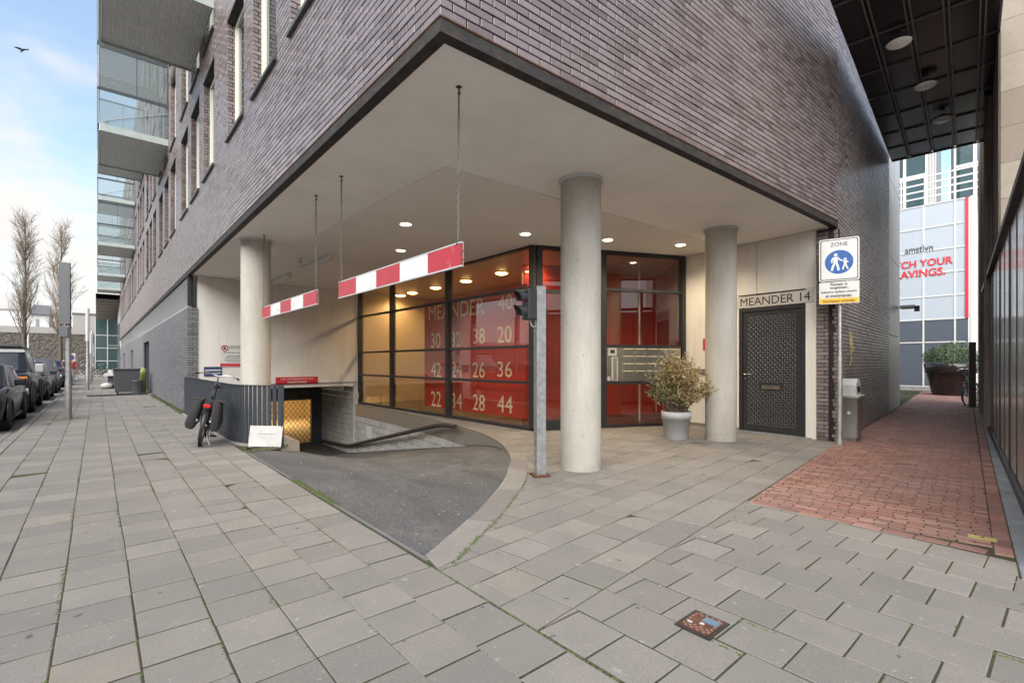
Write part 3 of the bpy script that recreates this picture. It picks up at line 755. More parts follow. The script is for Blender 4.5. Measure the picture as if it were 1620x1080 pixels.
# porch walls
bw = MB(); bw.box(2.055,6.52,15.40,15.6,.73,3.69).box(2.055,2.45,15.40,15.6,-1.9,.73); bw.build('back_wall', M['cream'], BL)
MB().box(2.5,6.46,15.38,15.42,.71,.735).build('lintel_edge', M['galv'], BL)
# wall beside the entrance door, split in panels
def lp(a, b, t): return (a[0]+(b[0]-a[0])*t, a[1]+(b[1]-a[1])*t)
DW0, DW1 = (9.80,5.58), (9.625,2.985)                          # from the glazing to the brick pier
dd = (Vector((*DW1,0))-Vector((*DW0,0))); DL = dd.length; dd.normalize(); dn = Vector((-1,.0,0)); dn = (dn-dd*dn.dot(dd)).normalized()
def dwp(s, z, off=0): return Vector((*DW0,0))+dd*s+dn*off+Vector((0,0,z))
def dwbox(b, s0, s1, z0, z1, o0, o1, **k): return b.obox(dwp((s0+s1)/2,(z0+z1)/2,(o0+o1)/2), dd, (0,0,1), dn, s1-s0, z1-z0, abs(o1-o0), **k)
D0, D1, DZ = 1.20, 2.42, 2.42
for s0, s1, z0, z1 in ((0,.62,0,3.69),(.625,D0,0,DZ+.26),(.625,1.55,DZ+.265,3.69),(1.555,DL,DZ+.265,3.69),(D1,DL,0,DZ+.26)):
    dwbox(MB(), s0+.003, s1-.003, z0, z1-.002, -.2, 0).build('wall_panel', M['cream'], BL)
dwbox(MB(), 0, DL, 0, 3.69, -.4, -.25).build('wall_core', M['cream'], BL)
dwbox(MB(), 0, D0, 0, .07, 0, .012).build('skirting', M['galv'], BL)
# steel entrance door with a pressed pattern
dr = dwbox(MB(), D0+.075, D1-.075, .03, DZ-.075, -.06, -.015).build('entrance_door', M['doorpaint'], BL)
fr = MB(); dwbox(fr, D0, D0+.07, 0, DZ, -.1, .004); dwbox(fr, D1-.07, D1, 0, DZ, -.1, .004); dwbox(fr, D0+.07, D1-.07, DZ-.07, DZ, -.1, .004); fr.build('door_frame', M['doorpaint'], dr)
pm = MB(); nu, nv = 20, 46
for i in range(nu):
    for j in range(nv):
        s = D0+.16+(D1-D0-.32)*(i+.5)/nu; z = .14+(DZ-.3)*(j+.5)/nv
        if .82 < z < .96 and abs(s-(D0+D1)/2) < .24: continue
        sg = 1 if (i+j) % 2 else -1
        a = (dd*math.cos(.8*sg)+Vector((0,0,math.sin(.8*sg)))); b_ = dn.cross(a); c = dwp(s,z,-.015)
        q = [c+a*.027, c+b_*.011, c-a*.027, c-b_*.011, c+dn*.011]
        pm.add(q, [(0,1,4),(1,2,4),(2,3,4),(3,0,4)], smooth=False)
struct(pm.build('tread_pattern', plain('worn pressed steel', (.13,.133,.138), .32, .4, var=.2, bump=0), dr), 'stuff')
dwbox(MB(), (D0+D1)/2-.17, (D0+D1)/2+.17, .85, .92, -.014, .004).build('letter_slot', M['steel'], dr)
hd = MB(); p = dwp(D0+.13,1.13,-.01); hd.cyl(p, p+dn*.07, .012).tube([p+dn*.065, p+dn*.065+dd*.13], .011); hd.cyl(p+Vector((0,0,-.09)), p+Vector((0,0,-.09))+dn*.02, .02); hd.build('door_handle', M['steel'], dr)
dwbox(MB(), D0-.02, D1+.1, -.004, .02, -.1, .06).build('threshold', M['bluestone'], dr)
nb = dwbox(MB(), D0-.16, D1+.13, DZ+.01, DZ+.235, .002, .012).build('number_plate', plain('satin light plate', (.5,.48,.44), .3, var=.06), BL)
text_mesh('lettering', 'MEANDER 14', M['ink'], nb, dwp(D0+.035,DZ+.045,.0125), dd, (0,0,1), w=1.27, hgt=.155, bold=0)
# columns
for x, y, z0 in ((3.48*1.36,3.06*1.36,0),(6.13*1.36,3.0*1.36,0),(1.70*1.36,7.53*1.36,-1.5)):
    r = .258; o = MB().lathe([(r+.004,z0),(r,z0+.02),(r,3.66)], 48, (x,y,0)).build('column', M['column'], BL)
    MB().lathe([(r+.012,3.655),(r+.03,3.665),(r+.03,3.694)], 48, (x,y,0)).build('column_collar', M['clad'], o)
# lobby: glazed fronts
def bar(name, p, q, w_, d_, par, m_='black'): return MB().beam(p, q, w_, d_).build(name, M[m_], par)
LX = 6.58; LY = [7.03,10.1,13.1,15.38]; LZ = [.04,.95,1.68,2.85,3.68]
lw = MB().beam((LX,LY[0],.03),(LX,LY[3],.03),.12,.07).beam((LX,LY[0],3.66),(LX,LY[3],3.66),.12,.05).build('lobby_window', M['black'], BL)
for y, w_ in zip(LY, (.13,.11,.09,.07)): MB().box(LX-.06,LX+.1,y-w_/2,y+w_/2,.065,3.635).build('mullion', M['black'], lw)
for z in LZ[1:4]:
    for a, b in zip(LY, LY[1:]): MB().box(LX-.045,LX+.05,a+.065,b-.055,z-.028,z+.028).build('transom', M['black'], lw)
for a, b in zip(LY, LY[1:]):
    for c, d in zip(LZ, LZ[1:]): MB().box(LX-.004,LX+.004,a+.05,b-.05,c+.02,d-.02).build('glass_pane', M['lobbyglass'], lw)
gd = (GB-GA); GL = gd.length; gd.normalize(); gn = Vector((gd.y,-gd.x,0)); gn = gn if gn.x < 0 else -gn
def gp(s, z, off=0): return GA+gd*s+gn*off+Vector((0,0,z))
def gbox(b, s0, s1, z0, z1, o0, o1, **k): return b.obox(gp((s0+s1)/2,(z0+z1)/2,(o0+o1)/2), gd, (0,0,1), gn, s1-s0, z1-z0, abs(o1-o0), **k)
b = MB(); gbox(b, .07, GL, 0, .06, -.06, .06); gbox(b, .07, GL, 3.61, 3.68, -.06, .06); gw = b.build('lobby_window', M['black'], BL)
for s, w_ in ((.12,.12),(1.53,.12),(GL-.04,.09)): gbox(MB(), s-w_/2, s+w_/2, .062, 3.608, -.08, .062).build('mullion', M['black'], gw)
for z in (.93,1.70,2.88): gbox(MB(), 1.6, GL-.09, z-.03, z+.03, -.05, .045).build('transom', M['black'], gw)
for a, b_ in ((.05,.93),(1.70,2.88),(2.88,3.62)): gbox(MB(), 1.57, GL-.07, a, b_, -.004, .004).build('glass_pane', M['lobbyglass'], gw)
gbox(MB(), .18, 1.47, 2.9, 3.6, -.004, .004).build('glass_pane', M['lobbyglass'], gw)
ld = MB(); gbox(ld, .19, .27, .05, 2.82, -.03, .03); gbox(ld, 1.38, 1.46, .05, 2.82, -.03, .03); gbox(ld, .27, 1.38, .05, .2, -.03, .03); gbox(ld, .27, 1.38, 2.74, 2.82, -.03, .03)
ld = ld.build('lobby_door', M['black'], BL); gbox(MB(), .27, 1.38, .2, 2.74, -.004, .004).build('glass_pane', M['lobbyglass'], ld)
hb = MB(); hb.tube([gp(1.33,.95,.03),gp(1.33,.95,.08),gp(1.33,1.35,.08),gp(1.33,1.35,.03)], .012); hb.build('door_handle', M['steel'], ld)
# letter boxes in the glazing
mb = gbox(MB(), 1.6, GL-.1, .965, 1.668, -.02, .03).build('letterbox_panel', M['steel'], BL)
for r_ in range(4):
    z = 1.03+r_*.155
    for c_ in range(5):
        s = 1.98+c_*.285
        gbox(MB(), s, s+.275, z, z+.14, .03, .036).build('letterbox_flap', M['steel'], mb)
        gbox(MB(), s+.02, s+.255, z+.142, z+.153, .03, .04).build('flap_edge', M['cream_print'], mb)
gbox(MB(), 1.63, 1.83, 1.50, 1.655, .03, .05).build('intercom', plain('grey intercom', (.42,.42,.4), .4), mb)
gbox(MB(), 1.68, 1.78, 1.55, 1.62, .05, .053).build('intercom_screen', M['ink'], mb)
bp = gbox(MB(), 1.72, 1.86, .98, 1.47, .03, .045).build('bell_panel', M['whitedirty'], mb)
for i in range(14): gbox(MB(), 1.745, 1.835, 1.0+i*.033, 1.022+i*.033, .045, .05).build('bell_button', M['steel'], bp)
gbox(MB(), 1.615, 1.68, .98, 1.06, .03, .045).build('key_box', M['whitedirty'], mb)
# lobby room
lf_ = MB(); lf_.prism([(LX+.07,7.1),(9.85,5.68),(12,5.0),(12,15.6),(LX+.07,15.39)], -.1, .012); lf_.build('lobby_floor', M['lobbyfloor'], BL)
MB().prism([(LX+.07,7.1),(9.85,5.68),(12,5.0),(12,15.6),(LX+.07,15.39)], 3.655, 3.68).build('lobby_ceiling', plain('warm lobby ceiling', (.42,.27,.17), .45, var=.08), BL)
MB().box(9.4,9.6,9.2,15.6,.012,3.65).build('lobby_wall', M['beige'], BL)
MB().box(6.62,9.4,15.42,15.6,-.1,3.65).build('lobby_wall', M['beige'], BL)
MB().box(9.9,12.2,5.0,5.2,0,3.65).build('lobby_wall', M['redwall'], BL)
def gin(s, off): return GA+gd*s-gn*off
b = MB(); p, q = gin(.35,1.75), gin(1.85,1.75); b.obox((p+q)/2+Vector((0,0,1.83)), gd, (0,0,1), gn, (q-p).length, 3.63, .1); b.build('lobby_wall', M['orangewall'], BL)
b = MB(); p, q = gin(1.85,2.1), gin(5.2,2.1); b.obox((p+q)/2+Vector((0,0,1.83)), gd, (0,0,1), gn, (q-p).length, 3.63, .1); b.build('lobby_wall', M['redwall'], BL)
b = MB(); p, q = gin(1.88,1.7), gin(1.88,2.1); b.obox((p+q)/2+Vector((0,0,1.83)), gd, (0,0,1), gn, .06, 3.63, .5); b.build('lobby_wall', M['orangewall'], BL)
p = gin(2.95,.9); MB().cyl(p, p+Vector((0,0,3.64)), .022).build('lobby_post', M['clad'], BL)
# red panel with the house numbers, just behind the glass
NXp = 7.0
num = MB().box(NXp,NXp+.06,7.75,11.95,.14,3.05).build('number_wall', M['redwall'], BL)
def row(px, py, hpx, s_):
    r_ = (px-810)/766.; t_ = NXp/(sn+r_*cs); Y = t_*(cs-r_*sn); z = CAMH-(py-573)/766.*t_
    return Y, z, hpx/766.*t_
for body, px, py, pr, pb, hp in (('MEANDER',678.5,507,766.5,492.5,22),('40',788,491.5,811,488.5,23),('30',682,551,697,550,24),('32',714,549,729,546,24),('38',749,544,767,543,24),('20',787,542.5,809.5,540,26),
      ('42',682,596,698,596,23),('24',714,596,731,596,24),('26',748,597,767,597,24),('36',787,596,810,596,24.5),
      ('22',682,641.5,698,641.5,23.5),('34',714,645,731,645,24),('28',748,648,767,647.5,25),('44',787,651,811,651.5,26)):
    Y0, z0, h0 = row(px, py, hp, 0); Y1, z1, _ = row(pr, pb, hp, 0)
    text_mesh('lettering', body, M['cream_print'], num, (NXp-.001, Y0, z0), (0,-1,0), (0,0,1), w=abs(Y0-Y1), hgt=h0, bold=.0)
# ------------------------------------------------------------------ garage below
gr = MB(); gr.box(1.95,2.45,15.6,18.7,-1.95,.6).box(2.45,6.46,15.42,18.7,.60,.72).box(2.45,6.46,18.7,19,.42,.7); gr.build('garage_passage', M['cream'], BL)
go = MB(); go.box(1.9,9.2,18.72,29,-1.8,-1.70).box(1.9,9.2,18.72,29,.62,.7).box(1.9,2.0,18.72,29,-1.7,.62).box(9.1,9.2,18.72,29,-1.7,.62).box(1.9,9.2,28.9,29,-1.7,.62).box(6.47,9.2,18.7,18.8,-1.7,.62).box(1.95,2.45,18.7,18.8,-1.7,.62)
go.build('garage_room', M['garagewall'], BL)
MB().box(2.47,6.44,18.9,24,-.05,.60).build('garage_beam', M['stained'], BL)
rw = MB(); vs = []; fs = []
yy = [5.3+i*.25 for i in range(41)]+[15.5,18.7]
for y in yy: x = xr(y)+.012; vs += [(x,y,-.008),(x,y,rampz(x-.02,y)-.12),(x+.16,y,-.016),(x+.16,y,rampz(x,y)-.12)]
for i in range(len(yy)-1): q = i*4; fs += [(q,q+4,q+5,q+1),(q,q+2,q+6,q+4)]
rw.add(vs, fs); rw.build('ramp_wall', M['stained'], BL)
cp = MB(); vs = []; fs = []
for y in yy:
    x = xr(y); vs += [(x-.012,y,-.006),(x-.012,y,max(-.36,rampz(x,y)+.02) if y < 9 else -.36)]
for i in range(len(yy)-2): q = i*2; fs.append((q,q+2,q+3,q+1))
cp.add(vs, fs, smooth=True); cp.build('ramp_fascia', M['copper'], BL)
wbm = MB().box(-.191,.191,-.02,.024,-.085,.085).mesh('wall_block', M['wblock'])
y = 6.6
cnt = 0
while y < 18.6:
    x0, x1 = xr(y), xr(y+.4)
    for r_ in range(10):
        zc = -.455-r_*.185
        yo = y+(.2 if r_%2 else 0)
        xx = xr(yo); zf = rampz(xx-.03, yo)
        if zc+.09 < zf: break
        if yo > 18.6 or 15.2 < yo < 15.6 and False: continue
        a = math.atan2(xr(yo+.2)-xr(yo-.2), .4)
        if yo > 15.4: a = 0; xx = 6.45
        m = Matrix.Translation((xx+.0,yo,zc)) @ Matrix.Rotation(-a+R(90),4,'Z')
        link('wall_block', wbm, BL, m); cnt += 1
    if y > 15.3:
        for r_ in range(5): 
            zc = -.27+r_*.185
            link('wall_block', wbm, BL, Matrix.Translation((6.45,y+(.2 if r_%2==0 else 0),zc)) @ Matrix.Rotation(R(90),4,'Z'))
    y += .4
MB().box(6.38,6.47,15.36,15.46,-1.75,.72).build('wall_corner', M['clad'], BL)
# gate
GY = 18.55
gt = MB(); gt.box(6.05,6.40,GY-.06,GY+.1,-1.7,.6).box(2.46,6.05,GY-.03,GY+.04,.30,.36).box(2.46,6.05,GY-.03,GY+.04,-1.66,-1.6).box(2.46,2.52,GY-.03,GY+.04,-1.6,.3).box(4.3,4.36,GY-.03,GY+.04,-1.6,.3)
gt = gt.build('garage_gate', M['anthracite'], BL)
ms = MB(); st_ = .155
for k in range(-14, 26):
    for sg in (1,-1):
        pts = []
        x0 = 2.5+k*st_*1.05
        zA, zB = -1.6, .58
        xA, xB = x0, x0+sg*(zB-zA)*.75
        if sg < 0: xA, xB = x0+1.6, x0+1.6-(zB-zA)*.75
        # clip to the opening
        def at(x): return zA+(x-xA)/(xB-xA)*(zB-zA)
        lo, hi = min(xA,xB), max(xA,xB); c0, c1 = max(lo,2.52), min(hi,6.05)
        if c1-c0 < .05: continue
        ms.tube([(c0,GY,at(c0)),(c1,GY,at(c1))], .009, seg=4, cap=False)
struct(ms.build('mesh_grille', M['black'], gt), 'stuff')
# crash rail
hr = MB(); hr.tube([(6.34,18.4,-1.55),(6.34,15.9,-1.42),(6.32,15.6,-1.38),(5.74,9.3,-.05),(5.69,8.95,.0),(5.64,8.7,.03),(5.58,8.3,.04)], .05, seg=12); hr.build('crash_rail', plain('worn dark rail', (.035,.028,.025), .5, var=.5, scale=12), BL)
MB().box(xr(14.1)-.035,xr(14.1)+.02,13.9,14.3,-.95,-.6).build('vent_grille', M['clad'], BL)
# ground behind the railing
MB().prism([(1.76,9.2),(2.0,8.75),(2.25,8.45),(2.44,8.62),(2.44,15.39),(1.83,15.36)], -1.8, -.02).build('planter_bed', M['block'], BL)
# ------------------------------------------------------------------ balconies (parts of the building)
def balcony(y0, y1, z, wind=True, boxes=False):
    X0 = .02; X1 = FX-.004; L_ = y1-y0
    b = MB(); b.box(X0+.06,X1,y0+.03,y1-.03,z+.05,z+.2); b.box(X0,X0+.055,y0,y1,z-.01,z+.2)
    n_ = 36
    for i in range(n_):                                       # ribs of the folded sheet underneath
        x = X0+.07+(X1-X0-.09)*i/n_; w_ = (X1-X0-.09)/n_
        b.add([(x,y0+.04,z+.05),(x+w_*.3,y0+.04,z+.036),(x+w_*.7,y0+.04,z+.036),(x+w_,y0+.04,z+.05),(x,y1-.04,z+.05),(x+w_*.3,y1-.04,z+.036),(x+w_*.7,y1-.04,z+.036),(x+w_,y1-.04,z+.05)], [(0,1,5,4),(1,2,6,5),(2,3,7,6),(0,3,2,1),(4,5,6,7)])
    o = b.build('balcony', M['deck'], BL)
    for yy_ in (y0, y1-.03): MB().box(X0+.056,X1,yy_,yy_+.028,z+.0,z+.21).build('edge_beam', M['edge'], o)
    MB().box(X0+.05,X1-.02,y0+.002,y0+.02,z+.22,z+1.27).build('glass_panel', M['balconyglass'], o)
    MB().box(X0+.05,X1-.02,y1-.02,y1-.002,z+.22,z+1.27).build('glass_panel', M['balconyglass'], o)
    k = max(2, round(L_/1.2))
    for i in range(k): MB().box(X0+.01,X0+.022,y0+L_*i/k+.02,y0+L_*(i+1)/k-.02,z-.02,z+1.27).build('glass_panel', M['balconyglass'], o)
    MB().box(X0-.02,X0+.045,y0-.02,y1+.02,z+1.275,z+1.34).box(X0+.046,X1,y0-.01,y0+.045,z+1.275,z+1.36).box(X0+.046,X1,y1-.045,y1+.01,z+1.275,z+1.36).build('rail', M['anthracite'], o)
    MB().cyl((X0+.2,y0-.02,z+.33),(X1-.02,y0-.02,z+1.05),.012).cyl((X0+.2,y0-.05,z+.33),(X0+.2,y0+.02,z+.33),.04).build('tie_rod', M['galv'], o)
    for yy_ in (y0+.02, y1-.02): MB().box(X0-.01,X0+.03,yy_-.02,yy_+.02,z+.0,z+2.62).build('post', M['galv'], o)
    if wind:
        MB().box(X0+.05,X1-.03,y0+.004,y0+.016,z+1.37,z+2.6).build('glass_panel', M['balconyglass'], o)
        MB().box(X0+.05,X1-.0,y0-.01,y0+.03,z+2.6,z+2.66).box(X1-.035,X1,y0-.005,y0+.03,z+1.37,z+2.6).box(X0+.95,X0+.965,y0,y0+.02,z+1.37,z+2.6).build('screen_frame', M['anthracite'], o)
        for i in range(k): 
            if i < k-1: MB().box(X0-.02,X0-.008,y0+L_*i/k+.05,y0+L_*(i+1)/k-.02,z+1.37,z+2.5).build('glass_panel', M['balconyglass'], o)
for y0, y1, z in ((11.5,14.4,8.6),(19.82,23.4,8.6),(39.2,43,8.6),(52.8,56.6,8.6),(63,66,8.6),(30.6,33.9,11.4),(11.5,14.4,11.4),(19.82,23.4,11.4),(39.2,43,11.4),(52.8,56.6,11.4)):
    balcony(y0, y1, z)

def nlabel(t, s): t['label'] = s
# ------------------------------------------------------------------ hanging height bars
def chain_mb(p, q):
    b = MB(); p, q = Vector(p), Vector(q); n_ = int((p-q).length/.034); d = (q-p)/n_
    for i in range(n_):
        c = p+d*(i+.5); o = Vector((1,0,0)) if i%2 else Vector((0,1,0)); up = Vector((0,0,1))
        pts = [c+o*(.0085*math.cos(a))+up*((.0135 if abs(math.sin(a))<.9 else .022)*math.sin(a)) for a in [2*math.pi*k/8 for k in range(8)]]
        b.tube(pts, .0042, seg=5, closed=True)
    return b
def height_bar(y0, y1, cy0, cy1, label):
    X_, z0, z1 = 2.33, 2.165, 2.375
    t = wthing('height_bar', label, 'height bar', (X_,(y0+y1)/2,z0), group='height limit bars over the garage ramp')
    b = MB(); b.box(X_-.012,X_+.012,y0,y1,z0,z0+.012).box(X_-.012,X_+.012,y0,y1,z1-.012,z1).box(X_+.006,X_+.012,y0,y1,z0+.012,z1-.012)
    fr = b.build('board_frame', M['clad'], t)
    n_ = 5; w_ = (y1-y0)/n_
    for i in range(n_):
        MB().box(X_-.010,X_+.0055,y0+i*w_+.001,y0+(i+1)*w_-.001,z0+.0125,z1-.0125).build('board_segment', M['signred'] if i%2==0 else M['signwhite'], t)
    tr = MB()
    for i in range(5): tr.beam((X_,y0-.003,z0+.02+i*.035),(X_+.02*(1 if i%2 else -1),y0-.003,z0+.055+i*.035),.01,.004)
    tr.build('end_bracket', M['chain'], t)
    for y, c in ((y0+.06,cy0),(y1-.06,cy1)):
        chain_mb((X_,c,3.68),(X_,y,z1+.0)).build('chain', M['chain'], t)
        MB().tube([(X_,c,3.694),(X_,c,3.66),(X_+.012,c,3.645),(X_,c,3.63)], .006).box(X_-.02,X_+.02,c-.02,c+.02,3.688,3.695).build('ceiling_hook', M['chaindark'], t)
        MB().tube([(X_-.014,y,z1-.02),(X_-.014,y,z1+.02),(X_+.014,y,z1+.02),(X_+.014,y,z1-.02)], .006).build('shackle', M['chaindark'], t)
height_bar(3.36, 6.08, 3.41, 6.01, 'nearer and larger looking red and white height bar hanging on chains over the ramp')
height_bar(6.88, 9.82, 6.94, 9.72, 'farther red and white height bar hanging beside the rear round column')

# ------------------------------------------------------------------ traffic light on its post
tp = wthing('traffic_light', 'two lamp traffic light on a galvanised square post at the ramp entrance', 'traffic light', (4.04,4.2,0))
toc = Vector((-4.04,-4.2,0)).normalized(); tr_ = Vector((-toc.y,toc.x,0))      # towards / across the camera
ax = Vector((-.42,-.907,0)).normalized(); bx = Vector((ax.y,-ax.x,0))
pc_ = Vector((4.04,4.2,0))
b = MB()
b.obox(pc_+ax*.055+Vector((0,0,1.13)), bx, (0,0,1), ax, .115, 2.26, .006).obox(pc_-ax*.055+Vector((0,0,1.13)), bx, (0,0,1), ax, .115, 2.26, .006)
b.obox(pc_+bx*.045+Vector((0,0,1.129)), ax, (0,0,1), bx, .103, 2.255, .008)
b.obox(pc_-bx*.055+Vector((0,0,1.129)), ax, (0,0,1), bx, .103, 2.255, .006)
b.obox(pc_+Vector((0,0,2.265)), ax, bx, (0,0,1), .125, .125, .008)
b.build('post', M['galv'], tp)
MB().obox(pc_+Vector((0,0,.012)), ax, bx, (0,0,1), .2, .2, .02).build('foot_plate', M['rust'], tp)
hx = Vector((-.97,.24,0)).normalized(); hy = Vector((-hx.y,hx.x,0))            # the lamps look left, along the ramp mouth
hc = pc_+hx*.13-hy*.02
hs = MB().obox(hc+Vector((0,0,2.05)), hy, (0,0,1), hx, .17, .36, .12).build('signal_head', M['plastic'], tp, bevel=.012)
for z, m_, in ((2.135,'tail'),(1.965,'green')):
    if m_ == 'green': mm = plain('green lens', (.0,.12,.06), .15, bump=0)
    else: mm = plain('dim red lens', (.22,.01,.012), .15, bump=0)
    c = hc+hx*.062+Vector((0,0,z))
    MB().cyl(c, c+hx*.012, .062, seg=24).build('lens', mm, hs)
    v = MB(); n_ = 20; vs = []; fs = []
    for i in range(n_+1):
        a = R(-35)+R(250)*i/n_; e = hy*math.cos(a)+Vector((0,0,1))*math.sin(a); ln = .085+.055*max(0,math.sin(a))
        for rr, l0 in ((.074,0),(.074,ln),(.069,ln),(.069,0)): vs.append(c+e*rr+hx*l0)
    for i in range(n_):
        for j in range(4): fs.append((i*4+j,i*4+(j+1)%4,i*4+4+(j+1)%4,i*4+4+j))
    v.add(vs, fs, smooth=False); v.build('visor', M['plastic'], hs)
MB().tube(smooth_path([hc+Vector((0,0,1.88)), hc-hx*.03+Vector((0,0,1.80)), hc-hx*.08+Vector((0,0,1.79)), pc_+hx*.06+Vector((0,0,1.86)), pc_+hx*.05+Vector((0,0,1.98))], 6), .008).build('cable', M['clad'], tp)
MB().obox(pc_+hx*.065+Vector((0,0,2.05)), hy, (0,0,1), hx, .06, .2, .02).build('bracket', M['galv'], tp)

# ------------------------------------------------------------------ lamps and fittings under the porch
for (x, y), lb in zip(((3.94,7.34),(4.79,9.14),(5.89,6.5),(7.35,5.79),(8.76,5.1)), ('lit round downlight above the nearer hanging height bar, closest to the street','lit round downlight in the porch ceiling above the glazed lobby wall, second from the street','lit round downlight just in front of the top corner of the lobby glazing','lit round downlight right behind the middle round column','lit round downlight in front of the mailbox window near the cream wall')):
    t = wthing('ceiling_downlight', lb, 'ceiling light', (x,y,3.683), group='downlights in the porch ceiling')
    MB().lathe([(.105,-.001),(.11,-.012),(.095,-.016),(.09,-.006)], 24, (x,y,3.683), cap=False).build('trim_ring', M['white'], t)
    MB().disc((x,y,3.679), (0,0,-1), .09).build('diffuser', M['downlight'], t)
    la = bpy.data.lights.new('downlight', 'SPOT'); la.energy = 46; la.color = (1,.80,.55); la.shadow_soft_size = .09; la.spot_size = R(150); la.spot_blend = .8
    lo = link('lamp', la, t, Matrix.Translation((x,y,3.66)))
for i, y in enumerate((15.0,14.18,12.74,11.14,9.57,8.3)):
    t = wthing('lobby_lamp', ['lit round ceiling lamp in the lobby, farthest back of the row','lit lobby ceiling lamp, second from the back of the row','lit lobby ceiling lamp in the middle left of the row','lit lobby ceiling lamp above the word on the red wall','lit lobby ceiling lamp nearest the dark corner post','lit lobby ceiling lamp behind the dark glazing corner post'][i], 'ceiling light', (7.85,y,3.655), group='round lamps in the lobby ceiling')
    MB().lathe([(.17,0),(.175,-.02),(.165,-.025)], 24, (7.85,y,3.655), cap=False).build('rim', M['steel'], t)
    MB().lathe([(.0,-.065),(.07,-.06),(.13,-.045),(.165,-.02)], 24, (7.85,y,3.655), cap=False).build('glass_bowl', M['lobbylamp'], t)
    la = bpy.data.lights.new('lobby lamp', 'SPOT'); la.spot_size = R(165); la.spot_blend = .5; la.energy = 25; la.color = (1,.70,.38); la.shadow_soft_size = .15
    link('lamp', la, t, Matrix.Translation((7.85,y,3.57)))
def tube_lamp(p, q, lb, z):
    t = wthing('strip_lamp', lb, 'strip lamp', (p[0],p[1],z)); p, q = Vector((*p,z)), Vector((*q,z))
    MB().beam(p, q, .09, .05).build('housing', M['white'], t)
    d = Vector((0,0,-.055)); MB().tube([p+d*.2,p+d,q+d,q+d*.2], .055, seg=10).build('cover', M['tube'], t)
    return t
tube_lamp((3.8,10.45),(3.78,12.3), 'unlit strip lamp on the porch ceiling behind the far chain of a height bar', 3.655)
tube_lamp((3.8,13.3),(3.77,15.1), 'unlit strip lamp on the porch ceiling partly behind the rear round column', 3.655)
tube_lamp((6.2,15.9),(6.2,17.6), 'slim strip lamp under the garage lintel', .55)
la = bpy.data.lights.new('garage light', 'AREA'); la.energy = 40; la.color = (1,.75,.42); la.shape = 'RECTANGLE'; la.size = 4; la.size_y = .3
t = wthing('garage_lamp', 'lit warm strip lamp on the garage ceiling behind the gate mesh', 'strip lamp', (5,26,.55)); MB().box(3.2,6.8,25.95,26.05,.53,.6).build('housing', M['garagelamp'], t)
link('lamp', la, t, Matrix.Translation((5,25.5,.45)))
t = wthing('security_camera', 'small white dome camera on the porch ceiling beside the strip lamp', 'camera', (3.42,11.2,3.69))
MB().lathe([(.05,0),(.05,-.03),(.03,-.04)], 14, (3.42,11.2,3.69)).build('base', M['white'], t); MB().tube([(3.42,11.2,3.65),(3.42,11.2,3.58),(3.36,11.12,3.53)], [.02,.035,.045], seg=12).build('lens_housing', M['white'], t)

# ------------------------------------------------------------------ planter by the letter boxes
def leaf_cluster(b, fn, n, lo, hi, tonef=None):
    for i in range(n):
        p, nrm = fn(); a = Vector((random.gauss(0,1),random.gauss(0,1),random.gauss(0,1))).normalized(); c = (a.cross(nrm)+a*.1).normalized(); l_ = random.uniform(lo,hi); w_ = l_*random.uniform(.3,.5)
        p = Vector(p); b.add([p, p+a*l_*.5+c*w_*.5+Vector((0,0,.004)), p+a*l_, p+a*l_*.5-c*w_*.5], [(0,1,2,3)], tone=random.random(), mi=0)
px_, py_ = 7.86, 4.66
t = wthing('potted_shrub', 'half dried green and brown shrub in a pale grey round pot by the mailboxes', 'potted plant', (px_,py_,0))
MB().lathe([(.19,0),(.2,.01),(.238,.36),(.255,.36),(.262,.49),(.245,.49),(.235,.45)], 36, (px_,py_,0)).build('pot', M['potgrey'], t)
MB().disc((px_,py_,.455), (0,0,1), .236).build('soil', M['soil'], t)
tw = MB(); tips = []
for i in range(190):
    a = random.random()*6.283; el = random.uniform(.25,1.5); ln = random.uniform(.55,1.15)
    d = Vector((.56*math.cos(a)*math.cos(el), .56*math.sin(a)*math.cos(el), .9*math.sin(el)))
    p0 = Vector((px_+random.gauss(0,.06), py_+random.gauss(0,.06), .45)); p1 = p0+d*ln*.5+Vector((0,0,.1)); p2 = p0+d*ln*Vector((1,1,1)).length/1.732+Vector((random.gauss(0,.05),random.gauss(0,.05),.12))
    p2.z = max(p2.z, .4)
    tw.tube([p0,p1,p2], [.007,.005,.003], seg=4); tips.append((p1,p2))
struct(tw.build('branches', M['twig'], t), 'stuff')
for nm, mm, n_, cond in (('green_leaves','leafgreen',6000,0),('dry_leaves','leafdry',5200,1),('straw_leaves','leafdry2',6400,2)):
    b = MB()
    for i in range(n_):
        p1, p2 = random.choice(tips); k = random.random()**.7; p = p1.lerp(p2,k)+Vector((random.gauss(0,.035),random.gauss(0,.035),random.gauss(0,.03)))
        side_ = (p.x-px_)*.75-(p.y-py_)*.65                            # right hand side has dried out
        g_ = side_+random.gauss(0,.12)+ (p.z-.75)*.35
        if cond == 0 and g_ > -.06: continue
        if cond > 0 and g_ < -.10 and random.random() < .75: continue
        leaf_cluster(b, lambda: (p, Vector((random.gauss(0,1),random.gauss(0,1),random.gauss(0,1))).normalized()), 1, .03, .07)
    struct(b.build(nm, M[mm], t), 'stuff')

